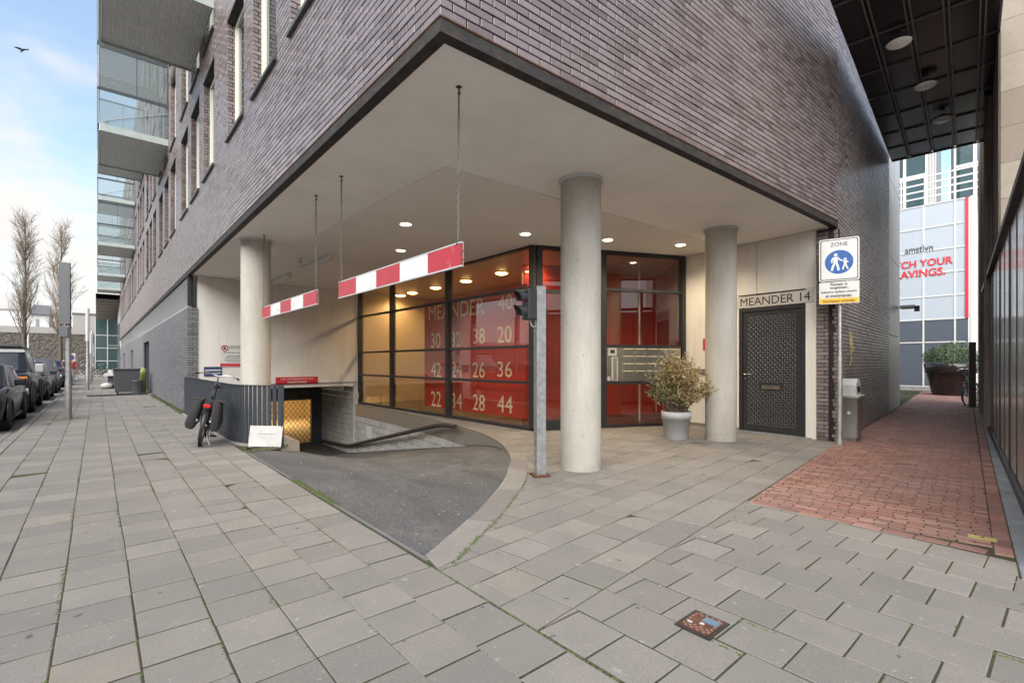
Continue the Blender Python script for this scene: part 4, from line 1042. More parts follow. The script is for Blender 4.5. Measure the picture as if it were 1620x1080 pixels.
# ------------------------------------------------------------------ pedestrian zone sign, litter bin
t = wthing('zone_sign', 'pedestrian zone traffic sign with yellow edged lower plate on a galvanised pole', 'traffic sign', (9.33,2.55,0))
MB().lathe([(.05,0),(.038,.03),(.038,1.45),(.028,1.47),(.028,3.4)], 18, (9.33,2.55,0)).lathe([(.07,-.01),(.06,.05),(.04,.12)], 14, (9.33,2.55,0)).build('pole', M['galv'], t)
su = Vector((.299,-.954,0)); sN = Vector((-.954,-.299,0)); sc_ = Vector((9.275,2.55,0))
def rrect(w_, h_, r, n_=6):
    o = []
    for cx, cy, a0 in ((w_/2-r,h_/2-r,0),(-w_/2+r,h_/2-r,90),(-w_/2+r,-h_/2+r,180),(w_/2-r,-h_/2+r,270)):
        for i in range(n_+1): a = R(a0+90*i/n_); o.append((cx+r*math.cos(a), cy+r*math.sin(a)))
    return o
def plate(name, poly, cz, d0, d1, m_, par, cx=0):
    b = MB(); n_ = len(poly); P_ = lambda x,y,d: sc_+su*(x+cx)+Vector((0,0,cz+y))+sN*d
    vs = [P_(x,y,d0) for x,y in poly]+[P_(x,y,d1) for x,y in poly]
    b.add(vs, [list(range(n_-1,-1,-1)), list(range(n_,2*n_))]+[(i,(i+1)%n_,n_+(i+1)%n_,n_+i) for i in range(n_)]); return b.build(name, M[m_], par)
zp = plate('zone_plate', rrect(.55,.70,.03), 3.05, 0, .012, 'white', t)
plate('border', rrect(.515,.665,.025), 3.05, .0122, .0135, 'ink', zp); plate('face', rrect(.49,.64,.02), 3.05, .0137, .015, 'white', zp)
circ = lambda r, n_=40: [(r*math.cos(2*math.pi*i/n_), r*math.sin(2*math.pi*i/n_)) for i in range(n_)]
plate('disc', circ(.195), 3.01, .0152, .0165, 'blue', zp); 
b = MB(); ring = []
def limb(b, pts, w_, d=.0168):
    for a, c in zip(pts, pts[1:]):
        A = sc_+su*a[0]+Vector((0,0,3.01+a[1]))+sN*d; B_ = sc_+su*c[0]+Vector((0,0,3.01+c[1]))+sN*d
        dv = (B_-A).normalized(); nn = dv.cross(sN)*w_/2; q = [A-nn,B_-nn,B_+nn,A+nn]
        b.add(q+[p+sN*.001 for p in q], [(3,2,1,0),(4,5,6,7),(0,1,5,4),(1,2,6,5),(2,3,7,6),(3,0,4,7)])
def hd_(b, x, y, r):
    c = sc_+su*x+Vector((0,0,3.01+y))+sN*.0178; b.disc(c, sN, r, 14)
hd_(b, -.045,.118,.026); limb(b, [(-.05,.085),(-.045,-.005)], .062); limb(b, [(-.05,.0),(-.085,-.075),(-.1,-.14)], .032); limb(b, [(-.04,.0),(-.015,-.07),(-.005,-.14)], .032); limb(b, [(-.075,.08),(-.1,.03),(-.095,-.01)], .022); limb(b, [(-.02,.08),(.01,.035),(.045,.02)], .02)
hd_(b, .085,.04,.02); limb(b, [(.083,.015),(.085,-.045)], .042); limb(b, [(.08,-.04),(.06,-.09),(.05,-.13)], .022); limb(b, [(.09,-.04),(.105,-.09),(.125,-.125)], .022); limb(b, [(.07,.012),(.045,.02)], .016); limb(b, [(.1,.012),(.128,-.015)], .016)
b.build('walking_figures', M['white'], zp)
sU = lambda x, y: sc_+su*x+Vector((0,0,y))+sN*.0152
text_mesh('lettering', 'ZONE', M['ink'], zp, sU(-.12,3.27), su, (0,0,1), w=.24, hgt=.062, bold=.004)
lp_ = plate('text_plate', rrect(.55,.36,.02), 2.505, 0, .012, 'white', t)
plate('yellow_band', [(-.265,-.04),(.265,-.04),(.265,.04),(-.265,.04)], 2.375, .0122, .0135, 'yellow', lp_)
for i, (s_, w_) in enumerate((('Fietsen is',.23),('toegestaan,',.25),('behalve tijdens markt',.48),('en evenementen.',.36))):
    text_mesh('lettering', s_, M['ink'], lp_, sU(-w_/2, 2.625-i*.064), su, (0,0,1), w=w_, hgt=.046, bold=.004)
text_mesh('lettering', 'Snorfietsen verboden', M['ink'], lp_, sU(-.22, 2.35), su, (0,0,1), w=.44, hgt=.045, bold=.004)
for z in (3.2,2.9,2.5): MB().obox(Vector((9.31,2.555,z)), su, (0,0,1), sN, .12, .03, .05).build('clamp', M['galv'], t)

bxn = Vector((9.93,2.56,0)); t = wthing('litter_bin', 'grey street litter bin with rounded hood beside the sign pole', 'litter bin', tuple(bxn))
def ring(cx, cy, z, hx_, hy_, n_=6, r=.04):
    return [(cx+x,cy+y,z) for x,y in rrect(hx_*2, hy_*2, r, n_)]
MB().loft([ring(bxn.x,bxn.y,.06,.13,.12),ring(bxn.x,bxn.y,.08,.145,.135),ring(bxn.x,bxn.y,.74,.165,.155),ring(bxn.x,bxn.y,.742,.19,.175),ring(bxn.x,bxn.y,.80,.19,.175)]).build('bin_body', M['litter'], t)
h_ = MB()
pf = [(-.13,.80),(-.13,.97),(-.09,1.05),(-.03,1.08),(.05,1.075),(.11,1.03),(.14,.95),(.14,.80)]
vs = [(bxn.x+x,bxn.y-.12,z) for x,z in pf]+[(bxn.x+x,bxn.y+.12,z) for x,z in pf]; n_ = len(pf)
h_.add(vs, [list(range(n_)), list(range(2*n_-1,n_-1,-1))]+[(i+1,i,n_+i,n_+i+1) for i in range(n_-1)]); h_.build('hood', M['litter'], t, bevel=.015)
MB().box(bxn.x-.08,bxn.x+.08,bxn.y-.126,bxn.y-.119,.85,.95).build('opening', M['black'], t)
MB().box(bxn.x-.13,bxn.x+.13,bxn.y-.12,bxn.y+.12,0,.06).build('foot', M['stained'], t)
MB().disc((bxn.x-.162,bxn.y-.02,.5), (-1,0,.03), .025).build('sticker', M['white'], t)

# ------------------------------------------------------------------ railing round the ramp
t = wthing('ramp_railing', 'dark railing of upright flat bars curving round the garage ramp', 'railing', (1.74,12,0))
rpth = [Vector(p) for p in ((1.74,15.2,0),(1.74,12.5,0),(1.74,10.2,0),(1.745,9.45,0),(1.80,9.05,0),(1.93,8.75,0),(2.10,8.5,0),(2.26,8.3,0))]; rpth = smooth_path(rpth, 10)
d = 0; dist = [0]
for a, b_ in zip(rpth, rpth[1:]): dist.append(dist[-1]+(b_-a).length)
def at(s):
    for i in range(len(dist)-1):
        if dist[i] <= s <= dist[i+1]:
            k = (s-dist[i])/(dist[i+1]-dist[i]); return rpth[i].lerp(rpth[i+1],k), (rpth[i+1]-rpth[i]).normalized()
    return rpth[-1], (rpth[-1]-rpth[-2]).normalized()
bm_ = MB().box(-.032,.032,-.008,.008,.05,.985).mesh('bar', M['anthracite'])
s = .04
while s < dist[-1]:
    p, tg = at(s); link('bar', bm_, t, Matrix.Translation(p) @ Matrix.Rotation(math.atan2(tg.y,tg.x),4,'Z')); s += .094
for z in (.045,.985):
    b = MB()
    for i in range(len(rpth)-1): b.beam(rpth[i]+Vector((0,0,z)), rpth[i+1]+Vector((0,0,z)), .05, .012)
    b.build('rail', M['anthracite'], t)
MB().box(2.235,2.275,8.27,8.31,0,1.0).build('end_post', M['anthracite'], t)
b = MB()
for i in range(len(rpth)-1): b.beam(rpth[i]+Vector((0,0,.01)), rpth[i+1]+Vector((0,0,.01)), .12, .05)
b.build('plinth', M['kerb'], t)
t = wthing('leaning_board', 'dirty blank white board leaning against the end of the railing', 'board', (2.06,8.38,0))
u_ = Vector((.55,-.6,0)).normalized(); n2 = Vector((-u_.y,u_.x,0)); n2 = n2 if n2.y < 0 else -n2; c = Vector((2.05,8.45,.18))
MB().obox(c, u_, (Vector((0,0,1))-n2*.18).normalized(), (n2+Vector((0,0,.18))).normalized(), .56, .33, .012).build('board', M['whitedirty'], t)
sm = MB()
for i in range(3): sm.obox(c+Vector((0,0,.05-.05*i))+n2*.0085, u_, (Vector((0,0,1))-n2*.18).normalized(), (n2+Vector((0,0,.18))).normalized(), .3-.07*i, .012, .001)
sm.build('faded_print', plain('faded grey print', (.5,.49,.47), .7), t)
t = wthing('concrete_kerb', 'pale weathered concrete block at the foot of the ramp railing', 'concrete block', (2.35,8.9,0))
b = MB(); b.loft([[(2.24,8.30,-.4),(2.62,8.62,-.5),(2.62,8.62,.02),(2.24,8.30,.18)],[(2.20,11.5,-1.2),(2.60,11.5,-1.2),(2.60,11.5,.05),(2.20,11.5,.22)]], smooth=False); b.build('block', M['block'], t, bevel=.015)

# ------------------------------------------------------------------ signs on the porch walls
BY = 15.396
def wall_sign(name, label, x0, x1, z0, z1, m_):
    t = wthing(name, label, 'sign', ((x0+x1)/2,BY,z0)); return MB().box(x0,x1,BY-.016,BY-.002,z0,z1).build('plate', M[m_], t), t
s_, t = wall_sign('parking_sign', 'red sign with white lettering on the beam over the garage entrance', 4.0, 5.22, .70, .92, 'redink')
text_mesh('lettering', 'MAX. DOORRIJHOOGTE 2.10 M', M['white'], s_, (4.14,BY-.0165,.825), (1,0,0), (0,0,1), w=.94, hgt=.055, bold=.03)
text_mesh('lettering', 'PRIVATE PARKING', M['white'], s_, (4.33,BY-.0165,.735), (1,0,0), (0,0,1), w=.56, hgt=.055, bold=.03)
s_, t = wall_sign('notice_board', 'white notice board with no entry hand symbol half behind the rear column', 2.57, 3.45, 1.24, 1.86, 'white')
MB().box(2.58,3.44,BY-.018,BY-.0165,1.25,1.33).build('red_band', M['redink'], s_)
b = MB().tube([(2.69+.075*math.cos(a),BY-.018,1.75+.075*math.sin(a)) for a in [i*2*math.pi/24 for i in range(24)]], .012, seg=6, closed=True); b.beam((2.64,BY-.018,1.80),(2.74,BY-.018,1.70),.006,.018,up=(0,1,0)); b.build('prohibition_ring', M['redink'], s_)
b = MB().box(2.66,2.72,BY-.0175,BY-.0165,1.715,1.765)
for i in range(4): b.box(2.662+i*.015,2.672+i*.015,BY-.0175,BY-.0165,1.766,1.79)
b.build('hand_symbol', M['ink'], s_)
b = MB()
for x0, x1, z in ((2.8,3.4,1.79),(2.8,3.3,1.74),(2.66,3.35,1.62),(2.75,3.2,1.53),(2.7,3.35,1.48),(2.68,3.3,1.42),(2.74,3.28,1.37)): 
    x = x0
    while x < x1: w_ = random.uniform(.03,.09); b.box(x,min(x+w_,x1),BY-.0175,BY-.0165,z,z+.018); x += w_+.012
struct(b.build('small_print', M['ink'], s_), 'stuff')
s_, t = wall_sign('street_plate', 'small navy plate on the cream wall behind the bicycle handlebar', 2.2, 2.62, .98, 1.24, 'navy')
MB().box(2.23,2.59,BY-.018,BY-.0165,1.13,1.16).box(2.23,2.59,BY-.018,BY-.0165,1.05,1.07).build('white_lines', M['white'], s_)
t = wthing('letter_sign', 'small red square sign with a white letter half hidden behind the right column', 'sign', tuple(dwp(.52,1.75,0)))
s_ = dwbox(MB(), .42, .64, 1.62, 1.86, .002, .014).build('plate', M['redink'], t)
text_mesh('lettering', 'S', M['white'], s_, dwp(.47,1.67,.0145), dd, (0,0,1), hgt=.14, bold=.02)
t = wthing('wall_grille', 'dark slotted vent grille low on the cream wall behind the shrub', 'vent', tuple(dwp(.5,1.1,0)))
for i in range(4): dwbox(MB(), .14+i*.12, .245+i*.12, 1.1, 1.22, .002, .016).build('grille_panel', M['stained'], t)
# yellow paint scrawl on the alley brickwork
gg = MB(); a0 = Vector((*F1,0)); ad = Vector((F2[0]-F1[0],F2[1]-F1[1],0)).normalized(); an = Vector((*nA,0))
for pts in ([(.98,1.95),(1.02,1.75),(1.1,1.62),(1.16,1.78),(1.12,1.9)],[(1.06,1.95),(1.1,1.7),(1.2,1.85),(1.22,1.6)],[(1.25,1.9),(1.32,1.75),(1.34,1.6),(1.2,1.55)],[(1.12,1.6),(1.15,1.4),(1.06,1.3)],[(1.0,1.8),(1.2,1.76),(1.3,1.65)],[(1.2,1.55),(1.22,1.35)]):
    for p, q in zip(pts, pts[1:]): gg.beam(a0+ad*p[0]+an*.004+Vector((0,0,p[1])), a0+ad*q[0]+an*.004+Vector((0,0,q[1])), .026, .002, up=tuple(an))
gg.build('graffiti', M['graffiti'], BL)
# covers in the paving
t = wthing('valve_cover', 'small rusty patterned valve cover with a blue plate set in the paving', 'access cover', (2.38,1.27,0))
MB().box(2.275,2.49,1.17,1.36,-.03,.007).build('cover_frame', M['angle'], t)
MB().box(2.292,2.473,1.187,1.343,.0075,.010).build('cover_plate', M['rust'], t)
st_ = MB()
for i in range(11):
    for j in range(9):
        x = 2.298+i*.0158; y = 1.192+j*.0165
        if 2.335 < x < 2.44 and 1.2 < y < 1.32: continue
        if (i+j)%2: st_.box(x,x+.0125,y,y+.0125,.0105,.014)
struct(st_.build('cover_studs', plain('pinkish worn iron', (.22,.12,.1), .7, var=.4, scale=40), t), 'stuff')
MB().box(2.395,2.445,1.195,1.275,.011,.016).build('blue_plate', plain('sky blue enamel', (.10,.17,.22), .4, var=.2, scale=40), t)
MB().box(2.34,2.352,1.3,1.325,.011,.0155).box(2.365,2.38,1.25,1.27,.011,.015).build('worn_letters', M['clad'], t)
t = wthing('hydrant_plate', 'yellow rectangular cover plate let into the red brick alley', 'access cover', (5.18,.46,0))
MB().obox((5.185,.475,.006), AN, AD, (0,0,1), .16, .065, .012).build('plate', plain('worn yellow iron', (.38,.32,.12), .6, var=.3, scale=20), t)
MB().obox((5.185,.475,.0135), AN, AD, (0,0,1), .02, .02, .002).build('keyhole', M['rust'], t)
# ------------------------------------------------------------------ bicycles
def make_bike(label, panniers=True, group=None):
    t = thing('bicycle', label, 'bicycle', (0,0,0), 0, group)
    Rw, WB = .335, 1.10
    def wheel(y):
        w = MB(); n_ = 36
        w.tube([(0,y+Rw*math.cos(2*math.pi*i/n_),Rw+Rw*math.sin(2*math.pi*i/n_)) for i in range(n_)], .02, seg=8, closed=True)
        o = w.build('wheel', M['rubber'], t)
        MB().tube([(0,y+(Rw-.028)*math.cos(2*math.pi*i/n_),Rw+(Rw-.028)*math.sin(2*math.pi*i/n_)) for i in range(n_)], .012, seg=6, closed=True).build('rim', M['steel'], o)
        sp = MB()
        for i in range(28):
            a = 2*math.pi*i/28; sp.tube([(.02*(1 if i%2 else -1),y,Rw),(0,y+(Rw-.03)*math.cos(a),Rw+(Rw-.03)*math.sin(a))], .0016, seg=3, cap=False)
        sp.cyl((-.05,y,Rw),(.05,y,Rw),.022); sp.build('spokes', M['steel'], o); return o
    wheel(0); wheel(WB)
    def guard(y, a0, a1):
        b = MB(); n_ = 18; vs = []; fs = []
        for i in range(n_+1):
            a = R(a0+(a1-a0)*i/n_); r = Rw+.035
            for x, rr in ((-.028,r-.012),(0,r+.004),(.028,r-.012)): vs.append((x,y+rr*math.cos(a),Rw+rr*math.sin(a)))
        for i in range(n_):
            for j in range(2): fs.append((i*3+j,i*3+j+1,i*3+j+4,i*3+j+3))
        b.add(vs, fs, smooth=True); b.build('mudguard', M['black'], t)
    guard(0, 20, 215); guard(WB, -10, 150)
    f = MB(); bb = (0,.42,.29); st = (0,.30,.80); hd = (0,.90,.86); hb = (0,.93,.72)
    f.tube([bb,st], .017).tube([hb,(0,.86,.99)], .019).tube([bb,(0,.62,.42),hb], .02).tube([(0,.34,.66),hd], .017)
    for x in (-.045,.045): f.tube([bb,(x,0,Rw)], .011).tube([(0,.31,.75),(x,0,Rw)], .009).tube([hb,(x,1.0,.5),(x,WB,Rw)], .012)
    f.build('frame', M['plastic'], t)
    s_ = MB(); s_.tube([(0,.29,.80),(0,.27,.93)], .013)
    s_.build('seat_post', M['steel'], t)
    sd = MB(); sd.loft([[(0,.12,.955),(.0,.12,.99),(-.0,.12,.99),(0,.12,.955)],[(.085,.15,.95),(.085,.15,1.0),(-.085,.15,1.0),(-.085,.15,.95)],[(.095,.22,.95),(.095,.22,.998),(-.095,.22,.998),(-.095,.22,.95)],[(.04,.31,.95),(.04,.31,.99),(-.04,.31,.99),(-.04,.31,.95)],[(.02,.42,.955),(.02,.42,.98),(-.02,.42,.98),(-.02,.42,.955)]]); sd.build('saddle', M['plastic'], t, bevel=.01)
    for x in (-.04,.04): pass
    h_ = MB(); h_.tube([(0,.855,.99),(0,.835,1.13)], .014); h_.tube(smooth_path([(-.30,.68,1.14),(-.26,.76,1.15),(-.14,.86,1.16),(0,.86,1.13),(.14,.86,1.16),(.26,.76,1.15),(.30,.68,1.14)], 5), .011); hbar = h_.build('handlebar', M['chrome'], t)
    for x in (-1,1):
        MB().tube([(x*.30,.70,1.14),(x*.325,.585,1.13)], .018).build('grip', M['rubber'], hbar)
        MB().tube([(x*.27,.76,1.145),(x*.30,.80,1.12),(x*.345,.70,1.10)], .006).build('brake_lever', M['steel'], hbar)
    MB().tube([(0,.93,.97),(0,.99,.95)], [.05,.035], seg=12).build('front_light', M['plastic'], t)
    k = MB(); 
    for x in (-.06,.06): k.tube([(x,-.30,.74),(x,.26,.74)], .007).tube([(x,-.2,.74),(x*.8,0,.34)], .006)
    for i in range(4): k.tube([(-.06,-.28+i*.14,.74),(.06,-.28+i*.14,.74)], .006)
    k.build('luggage_rack', M['black'], t)
    l_ = MB(); l_.obox((0,-.345,.68), (1,0,0), (0,0,1), (0,-1,0), .10, .055, .04); l_.build('rear_light', M['tail'], t, bevel=.008)
    c = MB(); c.obox((.055,.2,.315), (0,1,0), (0,0,1), (1,0,0), .58, .1, .02); c.build('chain_guard', M['black'], t, bevel=.008)
    cr = MB()
    cr.tube([(.09,.42,.29),(.095,.45,.12)], .009).tube([(-.09,.42,.29),(-.095,.39,.46)], .009).cyl((-.09,.42,.29),(.09,.42,.29),.014); cr = cr.build('crank', M['steel'], t)
    for x, y, z in ((.14,.45,.12),(-.14,.39,.46)): MB().obox((x,y,z), (1,0,0), (0,1,0), (0,0,1), .09, .08, .022).build('pedal', M['rubber'], cr)
    MB().tube([(.05,.05,.28),(.08,.0,.14),(.14,-.04,.03)], .009).build('kickstand', M['steel'], t)
    if panniers:
        for x in (-1,1):
            b = MB(); o_ = .075*x
            rings = []
            for q, (y0,y1,z0,z1,xo) in enumerate(((-.36,.24,.32,.75,0),(-.38,.26,.29,.76,.02),(-.37,.25,.31,.75,.10),(-.33,.2,.38,.70,.12))):
                X_ = o_+x*xo; X2 = o_+x*(xo*1.15+.03); rings.append([(X2,y0,z0),(X2,y1,z0+.03),(X_,y1-.02,z1),(X_,y0,z1)])
            if x > 0: rings = [r[::-1] for r in rings]
            b.loft(rings); pn = b.build('pannier', M['canvas'], t, bevel=.02)
            MB().obox((o_+x*.153,-.07,.47), (0,1,0), (0,0,1), (x,0,0), .40, .02, .003).obox((o_+x*.06,-.362,.45), (1,0,0), (0,0,1), (0,-1,0), .11, .028, .004).build('reflective_strip', M['clad'], pn)
            MB().obox((o_+x*.08,-.06,.765), (0,1,0), (1,0,0), (0,0,1), .5, .17, .012).build('flap', M['canvas'], pn)
    return t
bike = make_bike('black city bicycle with double panniers and red rear light leaning by the ramp railing')
def pose(o, x, y, z, rz, lean=0): o.location = (x,y,z); o.rotation_euler = (0, lean, rz)
pose(bike, 1.27, 9.32, .0, R(-13), R(11))
b2 = make_bike('dark bicycle parked behind the slim post at the end of the alley', False)
pose(b2, 20.95, 2.28, 0, R(-97), R(-4))
for i, (x, y, rz, lb) in enumerate(((.55,58.5,80,'distant parked bicycle at the far end of the sidewalk, nearest the facade'),(.0,59.3,75,'distant parked bicycle in the middle of the far bicycle row'),(-.3,60.6,84,'distant parked bicycle farthest back in the far row'),(.9,61.5,60,'distant parked bicycle half hidden against the far glass front'))):
    o = copy_tree(b2); pose(o, x, y, 0, R(rz), R(4)); o['label'] = lb; o['group'] = 'bicycles parked at the far end of the street'

# ------------------------------------------------------------------ parked cars (front towards the camera)
def make_car(label, col, L_=4.3, Wd=1.78, Ht=1.48, hood=.95, belt=.98, wr=.32, kind='hatch', group='cars parked along the kerb', roofcol=None):
    t = thing('parked_car', label, 'car', (0,0,0), 0, group); hw = Wd/2
    gc = .19 if kind != 'suv' else .34
    st = [(0,.70,gc+.12,.56),(.06,.86,gc+.03,.66),(.25,.96,gc,hood-.16),(.9,1,gc,hood-.05),(1.25,1,gc,hood+.01),(L_*.5,1,gc,belt),(L_*.8,1,gc,belt+.02),(L_-.25,.97,gc+.02,belt),(L_-.05,.9,gc+.08,belt-.12),(L_,.8,gc+.16,belt-.3)]
    if kind == 'suv': st = [(0,.84,gc+.12,.80),(.05,.93,gc+.06,hood-.2),(.2,.97,gc,hood-.05),(.9,1,gc,hood+.0),(1.3,1,gc,hood+.03),(L_*.5,1,gc,belt),(L_*.8,1,gc,belt),(L_-.15,1,gc,belt),(L_-.03,.95,gc+.08,belt-.1),(L_,.9,gc+.12,belt-.3)]
    rings = []
    for y, k, zb, zt in st:
        w_ = hw*k; m_ = zb+(zt-zb)*.55; half = [(0,zb),(w_*.86,zb),(w_*.97,zb+.1),(w_,m_),(w_*.985,zt-.10),(w_*.90,zt-.015),(w_*.55,zt+.015),(0,zt+.02)]
        rings.append([(x,y,z) for x,z in half]+[(-x,y,z) for x,z in half[-2:0:-1]])
    body = MB().loft([r[::-1] for r in rings]).build('body', col, t)
    # greenhouse
    suv = kind == 'suv'
    g0, g1, g2, g3 = (1.25, 1.75, L_-.55, L_-.12) if suv else (1.15, 1.95, L_-1.1, L_-.35)
    def sec(y, wb, zt, wt, zb): return [(wb,y,zb),(wt,y,zt),(wt*.8,y,zt+.035),(-wt*.8,y,zt+.035),(-wt,y,zt),(-wb,y,zb)]
    b = MB(); zb = belt-.02; top = Ht-.035
    A = [sec(g0,hw*.84,zb+.02,hw*.82,zb), sec(g1,hw*.93,top,hw*.76,zb), sec((g1+g2)/2,hw*.94,top+.01,hw*.78,zb), sec(g2,hw*.93,top-.02,hw*.76,zb), sec(g3,hw*.86,zb+.06,hw*.8,zb)]
    cab = b.loft([r for r in A], smooth=False).build('cabin', col, t)
    if roofcol: MB().loft([[(-hw*.77,y,top-.03),(hw*.77,y,top-.03),(hw*.74,y,top+.055),(-hw*.74,y,top+.055)] for y in (g1-.08,g1+.2,g2)], smooth=False).build('roof', roofcol, t, bevel=.02)
    def lerp(a, b_, k): return Vector(a)+(Vector(b_)-Vector(a))*k
    def glass_q(a, b_, c, d, nm, mm='carglass', m_=.06, off=.012):
        a, b_, c, d = map(Vector, (a,b_,c,d)); cc = (a+b_+c+d)/4; n_ = (b_-a).cross(d-a).normalized(); n_ = n_ if n_.dot(cc-Vector((0,(g1+g2)/2,zb+.2))) > 0 else -n_
        q = [p+(cc-p)*m_*1.6+n_*off for p in (a,b_,c,d)]; q2 = [p-n_*.03 for p in q]
        MB().add(q+q2, [(0,1,2,3),(3,2,1,0)][:1]+[(0,4,5,1),(1,5,6,2),(2,6,7,3),(3,7,4,0)]).build(nm, M[mm], cab)
    glass_q(A[0][0],A[0][5],A[1][4],A[1][1],'windscreen')
    for sd in (0,1):
        i0, i1 = (0,1) if sd == 0 else (5,4)
        if suv: 
            k1 = .55
        glass_q(lerp(A[0][i0],A[1][i0],.45),A[2][i0],A[2][i1],A[1][i1],'side_window')
        glass_q(A[2][i0],A[3][i0],A[3][i1],A[2][i1],'side_window')
    glass_q(A[4][0],A[4][5],A[3][4],A[3][1],'rear_window')
    # wheels
    for y in (.83, L_-.85):
        for x in (-1,1):
            wx = x*(hw-.10); w_ = .115 if not suv else .14
            wo = MB().lathe([(wr*.62,-w_),(wr*.9,-w_),(wr,-w_*.7),(wr,w_*.7),(wr*.9,w_),(wr*.62,w_)], 28); wo.v = [(wx+v[2],y+v[0],wr+v[1]) for v in wo.v]; wo = wo.build('wheel', M['rubber'], t)
            rm = MB(); rm.disc((wx+x*w_*.75,y,wr),(x,0,0),wr*.63,24)
            rm.build('hub', M['black'], wo); sp = MB()
            for i in range(7):
                a = 2*math.pi*i/7; sp.beam((wx+x*w_*.82,y,wr),(wx+x*w_*.82,y+wr*.62*math.cos(a),wr+wr*.62*math.sin(a)),.05,.02,up=(1,0,0))
            sp.tube([(wx+x*w_*.85,y+wr*.62*math.cos(a),wr+wr*.62*math.sin(a)) for a in [2*math.pi*i/24 for i in range(24)]], .014, seg=5, closed=True); sp.build('rim', M['steel'] if not suv else M['plastic'], wo)
            ar = MB(); pts = [(x*(hw+.004),y+(wr+.06)*math.cos(R(a)),wr+(wr+.06)*math.sin(R(a))) for a in range(-8,189,14)]
            ar.tube(pts, .035 if not suv else .07, seg=6); ar.build('wheel_arch', M['plastic'] if suv else col, t)
            dk = MB(); dk.v = []; dk.add([(x*(hw+.001),y,wr)]+[(x*(hw+.001),y+(wr+.05)*math.cos(R(a)),wr+(wr+.05)*math.sin(R(a))) for a in range(-20,201,10)], [(0,i,i+1) for i in range(1,23)]); dk.build('arch_lining', M['black'], t)
    # lamps, bumper, plate, mirrors, handles
    fz = st[2][3]
    for x in (-1,1):
        if suv:
            MB().cyl((x*hw*.52,.045,fz-.11),(x*hw*.52,-.02,fz-.11),.085,seg=16).build('headlight', M['lens'], t)
            MB().obox((x*hw*.80,.035,fz-.11),(1,0,0),(0,0,1),(0,1,0),.27,.12,.06).build('indicator', M['amber'], t, bevel=.01)
        else:
            MB().obox((x*hw*.68,.14,fz-.10),(1,x*.28,0),(0,0,1),(-x*.28,1,0),.36,.14,.10).build('headlight', M['lens'], t, bevel=.02)
        zz = belt+.06; MB().obox((x*(hw+.09),g0+.5,zz+.03),(1,0,0),(0,0,1),(0,1,0),.20,.16 if not suv else .26,.10).build('mirror', col if not suv else M['clad'], t, bevel=.03)
        for q in (.46,.68): MB().obox((x*(hw*.985),L_*q,belt-.13),(0,1,0),(0,0,1),(1,0,0),.17,.03,.03).build('door_handle', M['chrome'], t)
        MB().box(x*(hw-.02)-.012,x*(hw-.02)+.012,1.3,L_-1.4,gc+.02,gc+.10).build('sill', M['plastic'], t)
        MB().obox((x*hw*.72,L_-.02,belt-.22),(1,0,0),(0,0,1),(0,1,0),.2,.22,.06).build('tail_light', M['tail'], t)
    if suv:
        MB().obox((0,-.04,gc+.30),(1,0,0),(0,0,1),(0,1,0),Wd*.98,.20,.16).build('bumper', M['clad'], t, bevel=.03)
        MB().obox((0,.02,fz-.11),(1,0,0),(0,0,1),(0,1,0),Wd*.6,.20,.05).build('grille', M['black'], t)
        rr = MB(); zt = Ht+.02
        for x in (-1,1): rr.tube([(x*hw*.70,g1+.0,zt+.06),(x*hw*.70,g2,zt+.06)], .025)
        for i in range(5): yq = g1+(g2-g1)*i/4; rr.tube([(-hw*.7,yq,zt+.06),(hw*.7,yq,zt+.06)], .018); rr.tube([(-hw*.7,yq,zt-.02),(-hw*.7,yq,zt+.06)], .014).tube([(hw*.7,yq,zt-.02),(hw*.7,yq,zt+.06)], .014)
        rr.tube([(-hw*.7,g1-.05,zt+.09),(hw*.7,g1-.05,zt+.09)], .06); rr.build('roof_rack', M['black'], t)
    else:
        MB().obox((0,.01,.46),(1,0,0),(0,0,1),(0,1,0),Wd*.5,.16,.05).build('grille', M['black'], t)
    MB().obox((0,-.005 if not suv else -.13,.40 if not suv else gc+.3),(1,0,0),(0,0,1),(0,1,0),.52,.11,.02).build('licence_plate', plain('plate yellow', (.6,.42,.03), .4, bump=0) if 'plate yellow' not in bpy.data.materials else bpy.data.materials['plate yellow'], t)
    for x in (-.3,.25): MB().beam((x-.25,g0+.04,belt+.02),(x+.15,g0+.12,belt+.10),.015,.01).build('wiper', M['black'], cab)
    return t
def paint(nm, c, r=.18, m=.3): return plain(nm, c, r, m, var=.05, bump=0)
cx_ = -1.42
specs = [('near black sedan with silver alloy wheels cut off by the left picture edge', (.014,.015,.017), 14.05, dict(L_=4.5,Ht=1.42,belt=.93,hood=.92)),
 ('black off road car with white roof, roof rack and orange front indicators', (.016,.02,.027), 19.0, dict(L_=4.6,Wd=1.9,Ht=1.83,hood=1.16,belt=1.2,wr=.40,kind='suv')),
 ('low dark grey hatchback parked right behind the white roofed off road car', (.05,.055,.06), 25.0, dict(L_=4.1,Ht=1.5)),
 ('grey estate car with bright windscreen, third behind the off road car', (.09,.095,.10), 30.6, dict(L_=4.5,Ht=1.66,belt=1.05,hood=1.02)),
 ('dark navy small car with white number plate area, before the sign pole', (.015,.025,.05), 37.5, dict(L_=4.0,Ht=1.55)),
 ('dark brown car at the far end of the parked row', (.04,.03,.028), 43.5, dict(L_=4.3,Ht=1.5)),
 ('black car farthest away in the parked row', (.02,.02,.022), 49.5, dict(L_=4.2,Ht=1.5))]
for i, (lb, c, y, kw) in enumerate(specs):
    rc_ = M['white'] if kw.get('kind') == 'suv' else None
    o = make_car(lb, paint('car paint %d' % i, c), roofcol=rc_, **kw)
    o.location = (cx_-kw.get('Wd',1.78)/2, y, -.10); o.rotation_euler = (0,0,R(.6*(i%2)-.2))
